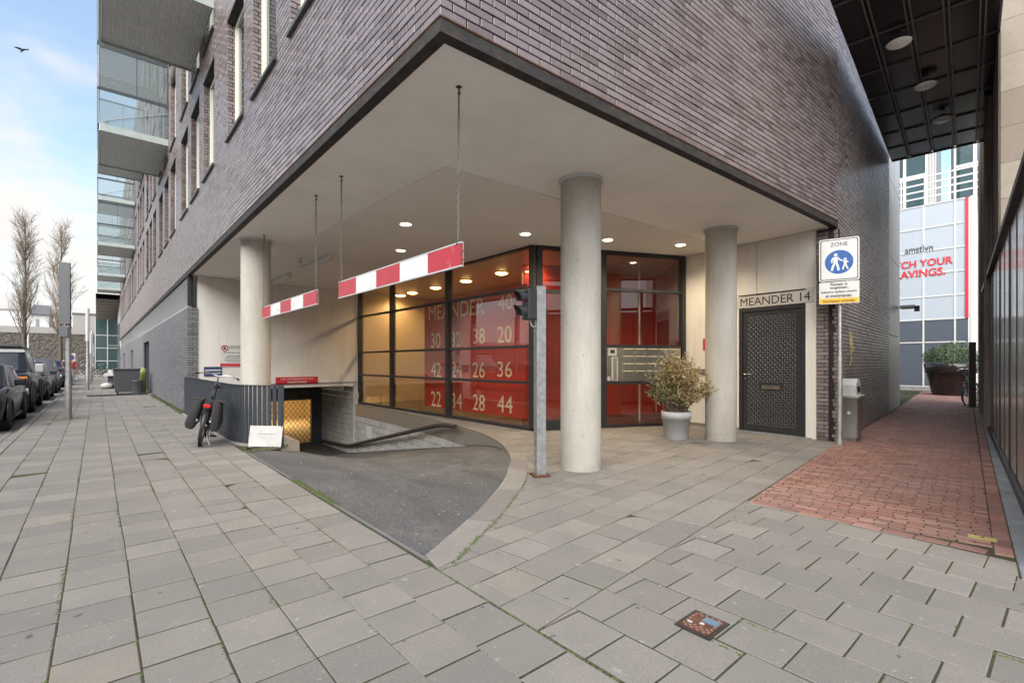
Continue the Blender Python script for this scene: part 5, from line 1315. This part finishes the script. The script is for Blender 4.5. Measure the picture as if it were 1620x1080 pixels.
# opposite row, seen only in the glass
o = make_car('silver car parked across the street', paint('car paint silver', (.4,.41,.42)), L_=4.2); o.location = (-8.6,4.6,-.1)
o = make_car('white car parked across the street', paint('car paint white', (.7,.7,.7)), L_=4.4); o.location = (-8.6,10.5,-.1)

# ------------------------------------------------------------------ poles and signs along the sidewalk
t = wthing('signal_pole', 'tall galvanised pole with a long grey sign seen from behind, nearest on the sidewalk', 'sign pole', (-.52,15.7,0))
MB().lathe([(.065,0),(.065,.9),(.055,.95),(.05,3.3)], 16, (-.52,15.7,0)).build('pole', M['galv'], t)
uu = Vector((.97,-.24,0)).normalized(); vv = Vector((-uu.y,uu.x,0)); pc = Vector((-.585,15.62,0))
b = MB(); b.obox(pc+Vector((0,0,3.0)), uu, (0,0,1), vv, .20, 1.45, .025).obox(pc-uu*.09+vv*.03+Vector((0,0,3.0)), uu, (0,0,1), vv, .02, 1.45, .05).obox(pc+uu*.09+vv*.03+Vector((0,0,3.0)), uu, (0,0,1), vv, .02, 1.45, .05); b.build('sign_back', M['dullsteel'], t)
MB().obox(pc-uu*.02+Vector((0,0,2.10)), uu, (0,0,1), vv, .16, .25, .02).build('lower_plate', M['dullsteel'], t)
for z in (2.2,2.42,2.9,3.45): MB().lathe([(.06,-.02),(.066,0),(.06,.02)], 14, (-.52,15.7,z)).build('clamp', M['steel'], t)
for i, (x, y, h_, r, lb) in enumerate(((-.35,31.5,4.0,.07,'second pole along the sidewalk, slim with a pale upper half'),(-.30,41,3.2,.05,'third slim pole along the sidewalk'),(-.28,47.5,3.7,.06,'fourth slim pole along the sidewalk, with a pale top'),(-.28,62,3.2,.05,'last slim pole before the far glass front'))):
    t = wthing('street_pole', lb, 'pole', (x,y,0), group='poles along the sidewalk')
    MB().lathe([(r,0),(r,1.0),(r*.8,1.04),(r*.8,h_*.6)], 12, (x,y,0)).build('lower_shaft', M['galv'], t); MB().lathe([(r*1.1,h_*.6),(r*1.1,h_)], 12, (x,y,0)).build('upper_sleeve', M['clad'], t)
t = wthing('parking_sign_post', 'small square blue and white parking sign on a post behind the parked cars', 'traffic sign', (-1.1,35,0))
MB().cyl((-1.1,35,0),(-1.1,35,1.9),.03).build('post', M['galv'], t); s_ = MB().box(-1.28,-.88,34.94,34.955,1.42,1.84).build('sign_plate', M['white'], t)
MB().disc((-1.08,34.935,1.63),(0,-1,0),.16,24).build('blue_disc', M['blue'], s_); MB().beam((-1.19,34.93,1.74),(-.97,34.93,1.52),.006,.035,up=(0,1,0)).tube([(-1.08+.15*math.cos(a),34.93,1.63+.15*math.sin(a)) for a in [i*.2618 for i in range(24)]], .014, seg=4, closed=True).build('red_slash', M['redink'], s_)
t = wthing('slim_lamp_post', 'thin white lamp post in front of the stone wall left of the sign', 'lamp post', (-5.2,68,0)); MB().tube([(-5.2,68,-.1),(-5.2,68,5.0)], [.09,.06]).build('shaft', M['clad'], t)

# ------------------------------------------------------------------ bins and rubbish
t = wthing('wheelie_bin', 'large charcoal wheeled bin by the service door', 'bin', (.98,26.3,0))
def frus(b, x0,x1,y0,y1,z0,z1,k): return b.add([(x0+k,y0+k,z0),(x1-k,y0+k,z0),(x1-k,y1-k,z0),(x0+k,y1-k,z0),(x0,y0,z1),(x1,y0,z1),(x1,y1,z1),(x0,y1,z1)], [(0,3,2,1),(4,5,6,7),(0,1,5,4),(1,2,6,5),(2,3,7,6),(3,0,4,7)])
frus(MB(), .52,1.42,26.3,27.2,.10,1.04,.06).build('bin_body', M['bin'], t, bevel=.02)
MB().box(.48,1.46,26.25,27.25,1.045,1.10).build('lid', M['bin'], t, bevel=.02)
for x in (.66,1.28): MB().cyl((x-.03,26.5,.09),(x+.03,26.5,.09),.09).build('wheel', M['rubber'], t)
t = wthing('small_bin', 'small round dark bin in front of the wheeled bin', 'bin', (1.30,26.0,0)); MB().lathe([(.17,0),(.2,.55),(.21,.56)], 20, (1.30,26.0,0)).build('bin_body', M['bin'], t); MB().lathe([(.215,.561),(.2,.6),(.0,.62)], 20, (1.30,26.0,0)).build('lid', M['plastic'], t)
t = wthing('plastic_bag', 'yellow green plastic bag behind the wheeled bin', 'bag', (1.5,27,0)); MB().lathe([(.1,0),(.13,.3),(.12,.8),(.14,1.05),(.05,1.12)], 10, (1.57,27.5,0)).build('bag_body', plain('yellow green plastic', (.26,.28,.08), .5), t)
t = wthing('floor_beam', 'long dark beam lying across the sidewalk in front of the bins', 'beam', (.7,25.6,0)); MB().box(-.3,1.62,25.45,25.6,.002,.055).build('beam', M['plastic'], t); MB().box(1.2,1.8,25.6,26.1,.002,.02).build('door_slab', M['kerb'], t)
def bag(x, y, s, m_, lb, g='rubbish on the sidewalk beyond the bins'):
    t = wthing('rubbish_bag', lb, 'rubbish bag', (x,y,0), group=g); b = MB(); rings = []
    for j in range(7):
        a = math.pi*j/6; rings.append([(x+s*math.sin(a)*(1+.25*noise.noise((j,i,x)))*math.cos(i*.7854),y+s*math.sin(a)*(1+.25*noise.noise((i,j,y)))*math.sin(i*.7854),s*.75*(1-math.cos(a))*.8+.0) for i in range(8)])
    b.loft(rings); b.build('bag_body', M[m_], t)
bag(.36,32.5,.26,'whitedirty','pale rubbish bag slumped on the sidewalk beyond the bins'); bag(.62,33,.3,'plastic','dark rubbish bag behind the pale one')
t = wthing('cardboard_pile', 'pile of pale boxes against the grey brick wall past the bins', 'boxes', (.75,34.5,0)); MB().box(.45,1.1,34.2,34.9,0,.62).build('box', M['bin'], t); MB().obox((.8,34.5,.80),(1,.2,0),(0,0,1),(-.2,1,0),.55,.3,.5).build('box', M['whitedirty'], t); MB().obox((.55,34.2,.70),(1,-.3,0),(0,0,1),(.3,1,0),.4,.14,.4).build('box', M['clad'], t)

# ------------------------------------------------------------------ people far away
def person(label, loc, rz, top, leg, hgt=1.74, stride=.12):
    t = thing('person', label, 'person', loc, rz)
    P_ = {'pel':(0,0,.95),'chest':(0,.0,1.3),'neck':(0,.01,1.5),'head':(0,.02,1.64),'ls':(.18,0,1.42),'le':(.24,.02,1.15),'lh':(.22,.1,.9),'rs':(-.18,0,1.42),'re':(-.24,-.03,1.15),'rh':(-.23,.04,.9),
          'lk':(.1,stride*.7,.5),'la':(.1,stride*.3,.09),'lt':(.1,stride*.3+.16,.04),'rk':(-.1,-stride*.2,.5),'ra':(-.1,-stride*1.2,.1),'rt':(-.1,-stride*1.2+.16,.05),'lp':(.09,0,.9),'rp':(-.09,0,.9)}
    E_ = [('pel','chest'),('chest','neck'),('neck','head'),('chest','ls'),('ls','le'),('le','lh'),('chest','rs'),('rs','re'),('re','rh'),('pel','lp'),('lp','lk'),('lk','la'),('la','lt'),('pel','rp'),('rp','rk'),('rk','ra'),('ra','rt')]
    ks = list(P_); rad = dict(pel=.15,chest=.17,neck=.07,head=.10,ls=.075,rs=.075,le=.05,re=.05,lh=.035,rh=.035,lp=.1,rp=.1,lk=.07,rk=.07,la=.05,ra=.05,lt=.04,rt=.04)
    me = bpy.data.meshes.new('body'); me.from_pydata([P_[k] for k in ks], [(ks.index(a),ks.index(b_)) for a,b_ in E_], []); o = bpy.data.objects.new('body', me); C.objects.link(o)
    o.modifiers.new('skin','SKIN'); sub = o.modifiers.new('sub','SUBSURF'); sub.levels = sub.render_levels = 1
    for k, sv in zip(ks, me.skin_vertices[0].data): sv.radius = (rad[k],rad[k]*.85); sv.use_root = (k == 'pel')
    bpy.context.view_layer.update(); m2 = bpy.data.meshes.new_from_object(o.evaluated_get(bpy.context.evaluated_depsgraph_get())); bpy.data.objects.remove(o)
    m2.materials.clear()
    for m_ in (top, leg, M['skin'], M['plastic']): m2.materials.append(m_)
    for p in m2.polygons:
        z = p.center.z; p.use_smooth = True
        p.material_index = 3 if (z > 1.67 or z < .08) else 2 if z > 1.5 or (z < .93 and abs(p.center.x) > .17) else 0 if z > .93 else 1
    link('body', m2, t); return t
person('person in dark clothes walking away far down the sidewalk', (-2.4,62,-.05), 0, M['cloth_dark'], M['cloth_dark'])
person('person in red and pale clothes beside the far parked cars', (-1.22,40.5,0), R(160), M['cloth_red'], M['whitedirty'], stride=.05)

# ------------------------------------------------------------------ bare trees
def bare_tree(x, y, h_, seed, label):
    rnd = random.Random(seed); t = wthing('bare_tree', label, 'tree', (x,y,-.1))
    tr = MB(); pts = [Vector((x+.12*noise.noise((i*.5,seed,0)),y+.12*noise.noise((i*.5,0,seed)),-.1+h_*i/10)) for i in range(11)]
    tr.tube(pts, [max(.014,.125*(1-i/10.6)**.9) for i in range(11)], seg=10); tr.build('trunk', M['bark'], t)
    b = MB(); tw = MB()
    for i in range(66):
        k = rnd.uniform(.24,.97); z = k*10; p0 = pts[int(z)].lerp(pts[min(10,int(z)+1)], z-int(z)); a = rnd.random()*6.283
        ln = h_*rnd.uniform(.09,.19)*(1.15-k*.7)*(.6+.4*min(1,(k-.15)/.2)); up = rnd.uniform(1.9,3.6); d = Vector((math.cos(a),math.sin(a),up)).normalized()
        q = [p0]; cur = p0.copy(); dd_ = d.copy()
        for s in range(4):
            dd_ = (dd_+Vector((rnd.gauss(0,.08),rnd.gauss(0,.08),.14))).normalized(); cur = cur+dd_*ln/2.6; q.append(cur.copy())
        r0 = .034*(1.1-k); b.tube(q, [r0,r0*.75,r0*.5,r0*.33,.008], seg=5)
        for s in range(9):
            k2 = rnd.uniform(.15,1)*4; j = min(3,int(k2)); pp = q[j].lerp(q[j+1],k2-j); d2 = (dd_+Vector((rnd.gauss(0,.42),rnd.gauss(0,.42),rnd.gauss(.25,.3)))).normalized(); l2 = rnd.uniform(.35,1.0)*(1.2-k*.5)
            e = pp+d2*l2; tw.tube([pp,pp+d2*l2*.5+Vector((0,0,.03)),e], [.008,.006,.003], seg=3, cap=False)
            for u in range(3):
                p3 = pp+d2*l2*rnd.uniform(.3,.9); d3 = (d2+Vector((rnd.gauss(0,.5),rnd.gauss(0,.5),rnd.gauss(.25,.3)))).normalized(); tw.tube([p3,p3+d3*rnd.uniform(.2,.5)], [.006,.0035], seg=3, cap=False)
    b.build('limbs', M['bark'], t); struct(tw.build('twigs', M['twig'], t), 'stuff')
bare_tree(-3.2,40,9.6,3,'tall bare upright tree at the left behind the off road car')
bare_tree(-1.85,44.5,10.3,8,'bare upright tree directly behind the tall grey sign pole')

# ------------------------------------------------------------------ far end of the street
t = wthing('stone_wall', 'long rough dark stone wall closing the far end of the street', 'wall', (-20,75,0))
MB().box(-60,1.2,75,76,-.2,4.6).build('wall_body', M['stone'], t); MB().box(-60,1.2,74.95,76.05,4.6,5.3).build('wall_top', M['stonecap'], t)
t = wthing('flat_roof_block', 'pale flat roofed block above the stone wall, nearest the dark canopy', 'building', (-3,86,0)); wb_ = MB().box(-2.4,1.5,86,98,-.1,7.7).build('wall', M['stonecap'], t); MB().box(-2.5,1.6,85.9,98,7.7,7.9).build('roof', M['roof'], t)
t = wthing('gabled_house', 'white house with dark roof showing above the stone wall between the trees', 'house', (-6,88,0))
MB().box(-7.4,-4.8,88,96,-.1,7.6).build('wall', M['render'], t); MB().add([(-6.7,87.6,7.6),(-4.7,87.6,7.6),(-4.7,96,7.6),(-6.7,96,7.6),(-6.4,90,9.0),(-4.7,90,9.0)], [(0,1,5,4),(1,2,5),(2,3,4,5),(3,0,4),(3,2,1,0)]).build('roof', M['roof'], t)
for x in (-5.9,): MB().box(x-.15,x+.15,87.94,88.0,5.2,7.0).build('window', M['panelight'], t)
t = wthing('white_block', 'plain white block at the left edge above the stone wall', 'building', (-12,90,0)); MB().box(-40,-7.6,90,100,-.1,8.1).build('wall', M['render'], t); MB().box(-40.1,-7.5,89.9,100,8.1,8.3).build('roof', M['stonecap'], t)
t = wthing('grey_hall', 'grey clad hall with glazed strips continuing the facade line under a sloping canopy', 'building', (FX,66,0))
MB().box(FX+.05,6,66.02,100,0,9.5).build('wall', M['clad'], t)
for i in range(4): y = 67.5+i*2.6; f = MB().box(FX-.02,FX+.05,y,y+1.4,.3,5.6).build('window', M['sill'], t); MB().box(FX-.03,FX-.02,y+.08,y+1.32,.38,5.5).build('pane', M['teal'] if i > 1 else M['panelight'], f)
cb = MB(); vs = []; fs = []
for i in range(13): 
    k = i/12; y = 66.05+17*k; z = 8.0-3.0*k**1.6
    vs += [(-.1,y,z+.0),(FX+.05,y,z),(FX+.05,y,z+.5),(-.1,y,z+.5)]
for i in range(12): q = i*4; fs += [(q,q+1,q+5,q+4),(q+3,q+7,q+6,q+2),(q,q+4,q+7,q+3)]
cb.add(vs, fs, smooth=True); cb.build('canopy', M['stained'], t)
for i in range(10): k = i/10; MB().box(-.05,FX,66.3+17*k,66.42+17*k,7.93-3.0*k**1.6,7.99-3.0*k**1.6).build('canopy_rib', M['sill'], t)
tg = MB().box(-.15,FX+.04,74.4,74.9,0,6.4).build('glass_front', M['teal'], t)
for z in (1.5,3,4.5): MB().box(-.2,FX,74.36,74.4,z,z+.07).build('glazing_bar', M['clad'], tg)
for x in (-.2,.9): MB().box(x,x+.08,74.35,74.4,0,6.4).build('glazing_bar', M['clad'], tg)
MB().box(.9,FX-.03,66.3,68,3.1,3.18).build('awning', M['galv'], t)

# ------------------------------------------------------------------ black canopy over the alley with its lamps
cd = AD; cn = AN; cw = lambda x: 3.21-(15.8-x)*.107
t = wthing('alley_canopy', 'black panelled canopy hung high over the brick alley', 'canopy', (11,2,6.6))
def cpt(s, o, z): return Vector((15.85,3.16,0))-cd*s-cn*o+Vector((0,0,z))     # s metres back from the far end, o metres out from the wall
CW = 1.80; CL = 9.6; CZ = 6.55
MB().obox(cpt(CL/2-.02,CW/2,CZ+.18), cd, cn, (0,0,1), CL, CW, .12).build('deck', M['black'], t)
cross = [0.0,1.0,2.0,3.05,4.1,5.2,6.4,7.6,8.8]; lanes = [-.02,.36,.80,1.22,1.62,1.80]
for a, b_ in zip(cross, cross[1:]):
    for c_, d_ in zip(lanes, lanes[1:]):
        MB().obox(cpt((a+b_)/2,(c_+d_)/2,CZ+.1), cd, cn, (0,0,1), b_-a-.012, d_-c_-.02, .03).build('canopy_panel', M['canopy'], t)
for o in lanes[1:-1]:
    for k in (-.03,.03): MB().obox(cpt(CL/2-.05,o+k,CZ+.065), cd, cn, (0,0,1), CL-.1, .022, .028).build('canopy_rail', M['canopybar'], t)
for s in cross[:]: MB().obox(cpt(s+.012,CW/2,CZ+.072), cn, cd, (0,0,1), CW, .022, .03).build('cross_bar', M['canopybar'], t)
MB().obox(cpt(CL/2,CW+.01,CZ+.12), cd, cn, (0,0,1), CL, .03, .16).build('edge_trim', M['anthracite'], t)
for i, (px, py) in enumerate(((1422,70),(1464,137),(1491,190))):
    r_ = (px-810)/766.; dp = (6.48-CAMH)/((573-py)/766.); p = Vector((dp*(sn+r_*cs), dp*(cs-r_*sn), 6.48))
    t2 = wthing('canopy_lamp', ('unlit round opal lamp under the black canopy, nearest the camera','unlit round opal lamp under the black canopy, middle of three','unlit round opal lamp under the black canopy, farthest of three')[i], 'ceiling light', tuple(p), group='round lamps under the alley canopy')
    MB().lathe([(.0,-.03),(.12,-.02),(.165,.005),(.17,.02)], 28, tuple(p), cap=False).build('opal_disc', M['lampoff'], t2); MB().lathe([(.172,.015),(.17,.05),(.05,.06),(.04,.12)], 28, tuple(p)).build('lamp_base', M['steel'], t2)

# ------------------------------------------------------------------ right hand building and screen wall
t = wthing('travertine_building', 'stone panelled building on the right of the alley', 'building', (10.9,.8,0))
c0 = Vector((10.87,.81,0)); e1 = Vector((21.2,1.93,0)); ed = (e1-c0).normalized(); en = Vector((-ed.y,ed.x,0))
MB().obox((c0+e1)/2-en*.35+Vector((0,0,3.75)), ed, (0,0,1), en, (e1-c0).length, 7.5, .7).build('wall', M['stained'], t)
MB().box(10.90,11.4,-7,.55,0,10.2).build('wall', M['stained'], t)
pm_ = MB().obox((0,0,0),(0,1,0),(0,0,1),(-1,0,0),1.79,.555,.04).mesh('stone_panel', M['travertine'])
z = .3; 
while z < 10:
    for j in range(4): link('stone_panel', pm_, t, Matrix.Translation((10.868,.79-.9-j*1.8,z)))
    z += .56
pm2 = MB().obox((0,0,0),ed,(0,0,1),en,1.0,.555,.02).mesh('stone_panel', M['travertine'])
for k in range(5):
    z = .3
    while z < 7.2: link('stone_panel', pm2, t, Matrix.Translation(c0+ed*(5.4+k*1.01)+en*.011+Vector((0,0,z)))); z += .56
for s in (2.6,6.9,9.2): MB().obox(c0+ed*s+en*.06+Vector((0,0,3.7)), ed, (0,0,1), en, .12, 7.4, .12).build('pilaster', M['stained'], t)
t = wthing('screen_wall', 'low wall of dirty dark glass panels in black frames along the alley', 'screen', (10,.7,0))
W0, W1 = Vector((4.62,.075,0)), Vector((16.3,1.44,0)); wd = (W1-W0).normalized(); wn = Vector((-wd.y,wd.x,0)); WL = (W1-W0).length
def wbx(name, s0, s1, z0, z1, o0, o1, m_, par): return MB().obox(W0+wd*(s0+s1)/2+wn*(o0+o1)/2+Vector((0,0,(z0+z1)/2)), wd, (0,0,1), wn, s1-s0, z1-z0, abs(o1-o0)).build(name, M[m_], par)
bsx = [0,1.9,3.8,5.72,7.85,9.75,WL]
for a, b_ in zip(bsx, bsx[1:]):
    m_ = (a+b_)/2
    for u, v in ((a,m_),(m_,b_)): wbx('glass_panel', u+.03, v-.03, .12, 2.98, -.01, .01, 'screen', t)
for s in bsx: wbx('post', max(0,s-.045), min(WL,s+.045), 0, 3.03, -.06, .022, 'black', t)
for a, b_ in zip(bsx, bsx[1:]): wbx('glazing_bar', (a+b_)/2-.02, (a+b_)/2+.02, .1, 3.0, -.03, .016, 'black', t)
wbx('top_rail', 0, WL, 3.035, 3.11, -.08, .07, 'black', t); wbx('bottom_rail', 0, WL, .012, .1, -.05, .045, 'black', t)
MB().obox(W0+wd*WL/2-wn*.45+Vector((0,0,1.5)), wd, (0,0,1), wn, WL, 2.9, .3).build('backing', M['stained'], t)

# ------------------------------------------------------------------ end of the alley
t = wthing('clad_building', 'pale metal clad corner following the brick wall, with a small awning', 'building', (15.9,3.3,0))
d3 = Vector((1,.105,0)).normalized(); n3 = Vector((d3.y,-d3.x,0)); q0 = Vector((15.83,3.27,0))
for k in range(4):
    for zc in (1.05,3.2,5.35,7.5): MB().obox(q0+d3*(.42+k*.82)+Vector((0,0,zc))-n3*.1, d3, (0,0,1), n3, .812, 2.13, .2).build('clad_panel', M['clad'], t)
MB().obox(q0+d3*1.7-n3*1.2+Vector((0,0,4.3)), d3, (0,0,1), n3, 3.4, 8.6, 1.9).build('wall', M['clad'], t)
aw = MB(); aw.obox(q0+d3*3.0+n3*.22+Vector((0,0,3.05)), d3, n3, (0,0,1), .6, .35, .07); aw.build('awning', M['whitedirty'], t); MB().obox(q0+d3*2.9+n3*.44+Vector((0,0,2.98)), d3, n3, (0,0,1), .18, .12, .16).build('camera_box', M['plastic'], t)
EX = 30.3
t = wthing('shop_facade', 'pale panelled shop facade with red strip and lettering closing the alley', 'building', (EX,4,0))
def fyz(px, py):
    r_ = (px-810)/766.; tt = EX/(sn+r_*cs); return tt*(cs-r_*sn), CAMH-(py-573)/766.*tt
Yl = 9.5; Yr, _ = fyz(1546,500)
gx = [Yl]+[fyz(p,500)[0] for p in (1380,1422,1461,1511,1533)]; 
gz = [0.25]+[fyz(1480,p)[1] for p in (536,500,468,430,390,355,322)]
_, zt = fyz(1480,322); _, z_low = fyz(1480,506)
MB().box(EX+.05,EX+6,Yr,Yl+4,0,zt).build('wall', M['clad'], t)
zs = [.2, fyz(1480,541)[1], fyz(1480,505)[1]]
up = [zs[2]+(zt-zs[2])*i/5 for i in range(6)]
for a, b_ in zip(gx, gx[1:]):
    for c_, d_ in zip(zs, zs[1:]): MB().box(EX-.01,EX+.04,b_+.05,a-.05,c_+.05,d_-.05).build('infill_panel', M['slate'], t)
    for c_, d_ in zip(up, up[1:]): MB().box(EX-.01,EX+.04,b_+.03,a-.03,c_+.025,d_-.025).build('facade_panel', M['fpanel'], t)
MB().box(EX-.03,EX+.05,Yr,gx[-1]-.05,0,zt+.05).build('side_column', M['render'], t)
for z in zs+up[1:]: MB().box(EX-.04,EX+.0,Yr+.4,Yl,z-.025,z+.025).build('transom', M['white'], t)
for y in gx: MB().box(EX-.035,EX-.002,y-.03,y+.03,.2,zt).build('mullion', M['white'], t)
y0, y1 = fyz(1527,400)[0], fyz(1532.5,400)[0]; MB().box(EX-.05,EX-.041,y1,y0,up[0],up[-1]).build('red_strip', M['redink'], t)
MB().box(EX-.02,EX+.0,Yr,Yl,0,.2).build('plinth', M['kerb'], t)
def ftext(body, p0, p1, hp, m_, bold=.0, sp=1.0):
    a, z0 = fyz(*p0); b_, _ = fyz(*p1); tt = EX/(sn+(p1[0]-810)/766.*cs)
    text_mesh('lettering', body, M[m_], t, (EX-.042,a,z0), (0,-1,0), (0,0,1), w=abs(a-b_), hgt=hp/766.*tt, bold=bold)
ftext('amstlvn', (1432,402.5), (1476,396), 11.5, 'ink'); ftext('DUTCH YOUR', (1392,430), (1508,418), 12, 'redink', .025); ftext('CRAVINGS.', (1402,444), (1496,431), 12.5, 'redink', .025)
# roof terrace: railing and glazed penthouse
for i in range(4): MB().box(EX-.03,EX+.03,Yr-.3,Yl,zt+.35+i*.33,zt+.42+i*.33).build('terrace_rail', M['white'], t)
for i in range(7): MB().box(EX-.02,EX+.02,Yr+i*.9,Yr+.06+i*.9,zt,zt+1.4).build('rail_post', M['white'], t)
ph = MB().box(EX+2.0,EX+6,5.0,Yl+3,zt,zt+6.5).build('penthouse', M['teal'], t)
for y in (5.0,5.9,7,8.2): MB().box(EX+1.93,EX+2.0,y-.06,y+.06,zt,zt+6.5).build('penthouse_bar', M['white'], ph)
for z in (2.0,3.6,5.0,6.4): MB().box(EX+1.9,EX+1.99,4.95,Yl,zt+z,zt+z+.14).build('penthouse_bar', M['white'], ph)
MB().add([(EX+1.2,5.3,zt+4.3),(EX+1.2,8.6,zt+4.3),(EX+2.0,8.6,zt+4.6),(EX+2.0,5.3,zt+4.6)], [(0,1,2,3),(3,2,1,0)]).build('sun_shade', M['white'], ph)
ph2 = MB().box(EX+4,EX+8,Yr-.5,4.3,zt,zt+4.2).build('penthouse', M['teal'], t)
for y in (4.2,3.4,2.8): MB().box(EX+3.9,EX+4,y-.07,y+.07,zt,zt+4.2).build('penthouse_bar', M['white'], ph2)
for z in (2.6,4.1): MB().box(EX+3.88,EX+3.98,Yr-.5,4.35,zt+z,zt+z+.14).build('penthouse_bar', M['white'], ph2)
for k in range(4): MB().beam((EX+2+k*.7,4.98,zt),(EX+2+k*.7,4.98,zt+6.4),.1,.08,up=(0,1,0)).build('penthouse_bar', M['white'], ph)
MB().cyl((EX+3,4.15,zt),(EX+3,4.15,zt+7.2),.05).build('antenna_mast', M['anthracite'], t)
MB().box(EX-.03,EX+.02,Yr-2.5,Yr-.05,zt-.6,zt+.6).build('green_corner', M['teal'], t)
# wall behind the travertine building that closes the view on the right
# big pot
cxp, cyp = 26.9, 3.42
cpx = 0
t = wthing('giant_pot', 'oversized glossy black tapered pot with a clipped green bush at the end of the alley', 'planter', (cxp,cyp,0))
MB().lathe([(.57,0),(.59,.02),(.76,.92),(.82,.92),(.86,1.30),(.83,1.32),(.80,1.26)], 40, (cxp,cyp,0)).build('pot', M['potblack'], t); MB().disc((cxp,cyp,1.25),(0,0,1),.80).build('soil', M['soil'], t)
for nm, mm, n_ in (('green_leaves','leafgreen',3800),('light_leaves','leaflight',2400)):
    b = MB()
    for i in range(n_):
        a = random.random()*6.283; u = random.random()**.5; el = math.asin(random.uniform(-.1,1)); k = random.uniform(.72,1.02)*(1+.14*noise.noise((math.cos(a)*2.2,math.sin(a)*2.2,el*2)))
        p = Vector((cxp+.92*k*math.cos(a)*math.cos(el), cyp+.92*k*math.sin(a)*math.cos(el), 1.42+.72*k*math.sin(el)))
        leaf_cluster(b, lambda: (p, Vector((math.cos(a),math.sin(a),1)).normalized()), 1, .05, .1)
    struct(b.build(nm, M[mm], t), 'stuff')
tk = MB()
for i in range(9): a = i*.7; tk.tube([(cxp,cyp,1.18),(cxp+.2*math.cos(a),cyp+.2*math.sin(a),1.4),(cxp+.5*math.cos(a),cyp+.5*math.sin(a),1.6)], [.03,.02,.01], seg=5)
tk.build('stems', M['bark'], t)
t = wthing('slim_post', 'flat dark brown post standing in front of the bicycle at the end of the alley', 'post', (20.1,2.06,0)); MB().obox((20.1,2.06,.985),(.29,-.957,0),(.957,.29,0),(0,0,1),.16,.08,1.97).build('shaft', plain('dark brown post', (.04,.028,.024), .5), t, bevel=.006)
MB().obox((20.1,2.06,.01),(.29,-.957,0),(.957,.29,0),(0,0,1),.26,.16,.03).build('foot_plate', M['sill'], t)

# ------------------------------------------------------------------ bird
t = thing('bird', 'small dark bird flying in the blue sky at the upper left', 'bird', (-1.9,24.0,18.2))
r_ = (36-810)/766.; dp = 26.; t.location = (dp*(sn+r_*cs), dp*(cs-r_*sn), CAMH+(573-80)/766.*dp); t.rotation_euler = (R(8),R(20),R(-150))
b = MB(); b.tube([(0,-.16,0),(0,-.10,0),(0,0,.0),(0,.10,.01),(0,.14,.02),(0,.18,.015)], [.008,.03,.045,.032,.026,.004], seg=8); b.build('body', plain('dark plumage', (.05,.03,.035), .8), t)
for x in (-1,1):
    w_ = MB(); pr = [(.0,.06,.02),(x*.14,.10,.07),(x*.27,.05,.10),(x*.36,-.03,.11),(x*.2,-.05,.07),(x*.05,-.06,.02)]
    w_.add([Vector(p) for p in pr]+[Vector(p)-Vector((0,0,.012)) for p in pr], [(0,1,2,3,4,5),(11,10,9,8,7,6)]+[(i,(i+1)%6,6+(i+1)%6,6+i) for i in range(6)]); w_.build('wing', bpy.data.materials['dark plumage'], t)
MB().add([(-.02,-.13,0),(.02,-.13,0),(.06,-.25,-.005),(-.06,-.25,-.005),(0,-.13,-.012)], [(0,1,2,3),(4,1,0),(4,2,1),(4,3,2),(4,0,3)]).build('tail', bpy.data.materials['dark plumage'], t)

# ------------------------------------------------------------------ houses across the street (seen in the lobby glass)
def house(x, y0, y1, h_, lb):
    t = wthing('brick_house', lb, 'house', (x,(y0+y1)/2,-.1), group='brick houses across the street')
    MB().box(x-8,x,y0,y1,-.1,h_).build('wall', M['housebrick'], t); MB().add([(x+.3,y0,h_),(x+.3,y1,h_),(x-8,y1,h_),(x-8,y0,h_),(x-3.8,y0,h_+3),(x-3.8,y1,h_+3)], [(0,1,5,4),(2,3,4,5),(1,2,5),(3,0,4),(3,2,1,0)]).build('roof', M['roof'], t)
    y = y0+1.0
    while y+1.4 < y1:
        for z in (.9,3.8,6.6):
            if z+1.6 > h_: continue
            f = MB().box(x,x+.06,y,y+1.5,z,z+1.7).build('window', M['white'], t); MB().box(x+.061,x+.066,y+.1,y+.7,z+.1,z+1.6).box(x+.061,x+.066,y+.8,y+1.4,z+.1,z+1.6).build('pane', M['pane'], f)
        y += 2.9
house(-13.5,-14,-2.3,8.4,'brick house across the street, farthest behind the camera'); house(-13.5,-2.2,9.4,7.6,'brick house straight across from the porch'); house(-13.5,9.5,21,8.6,'brick house across from the rear column')
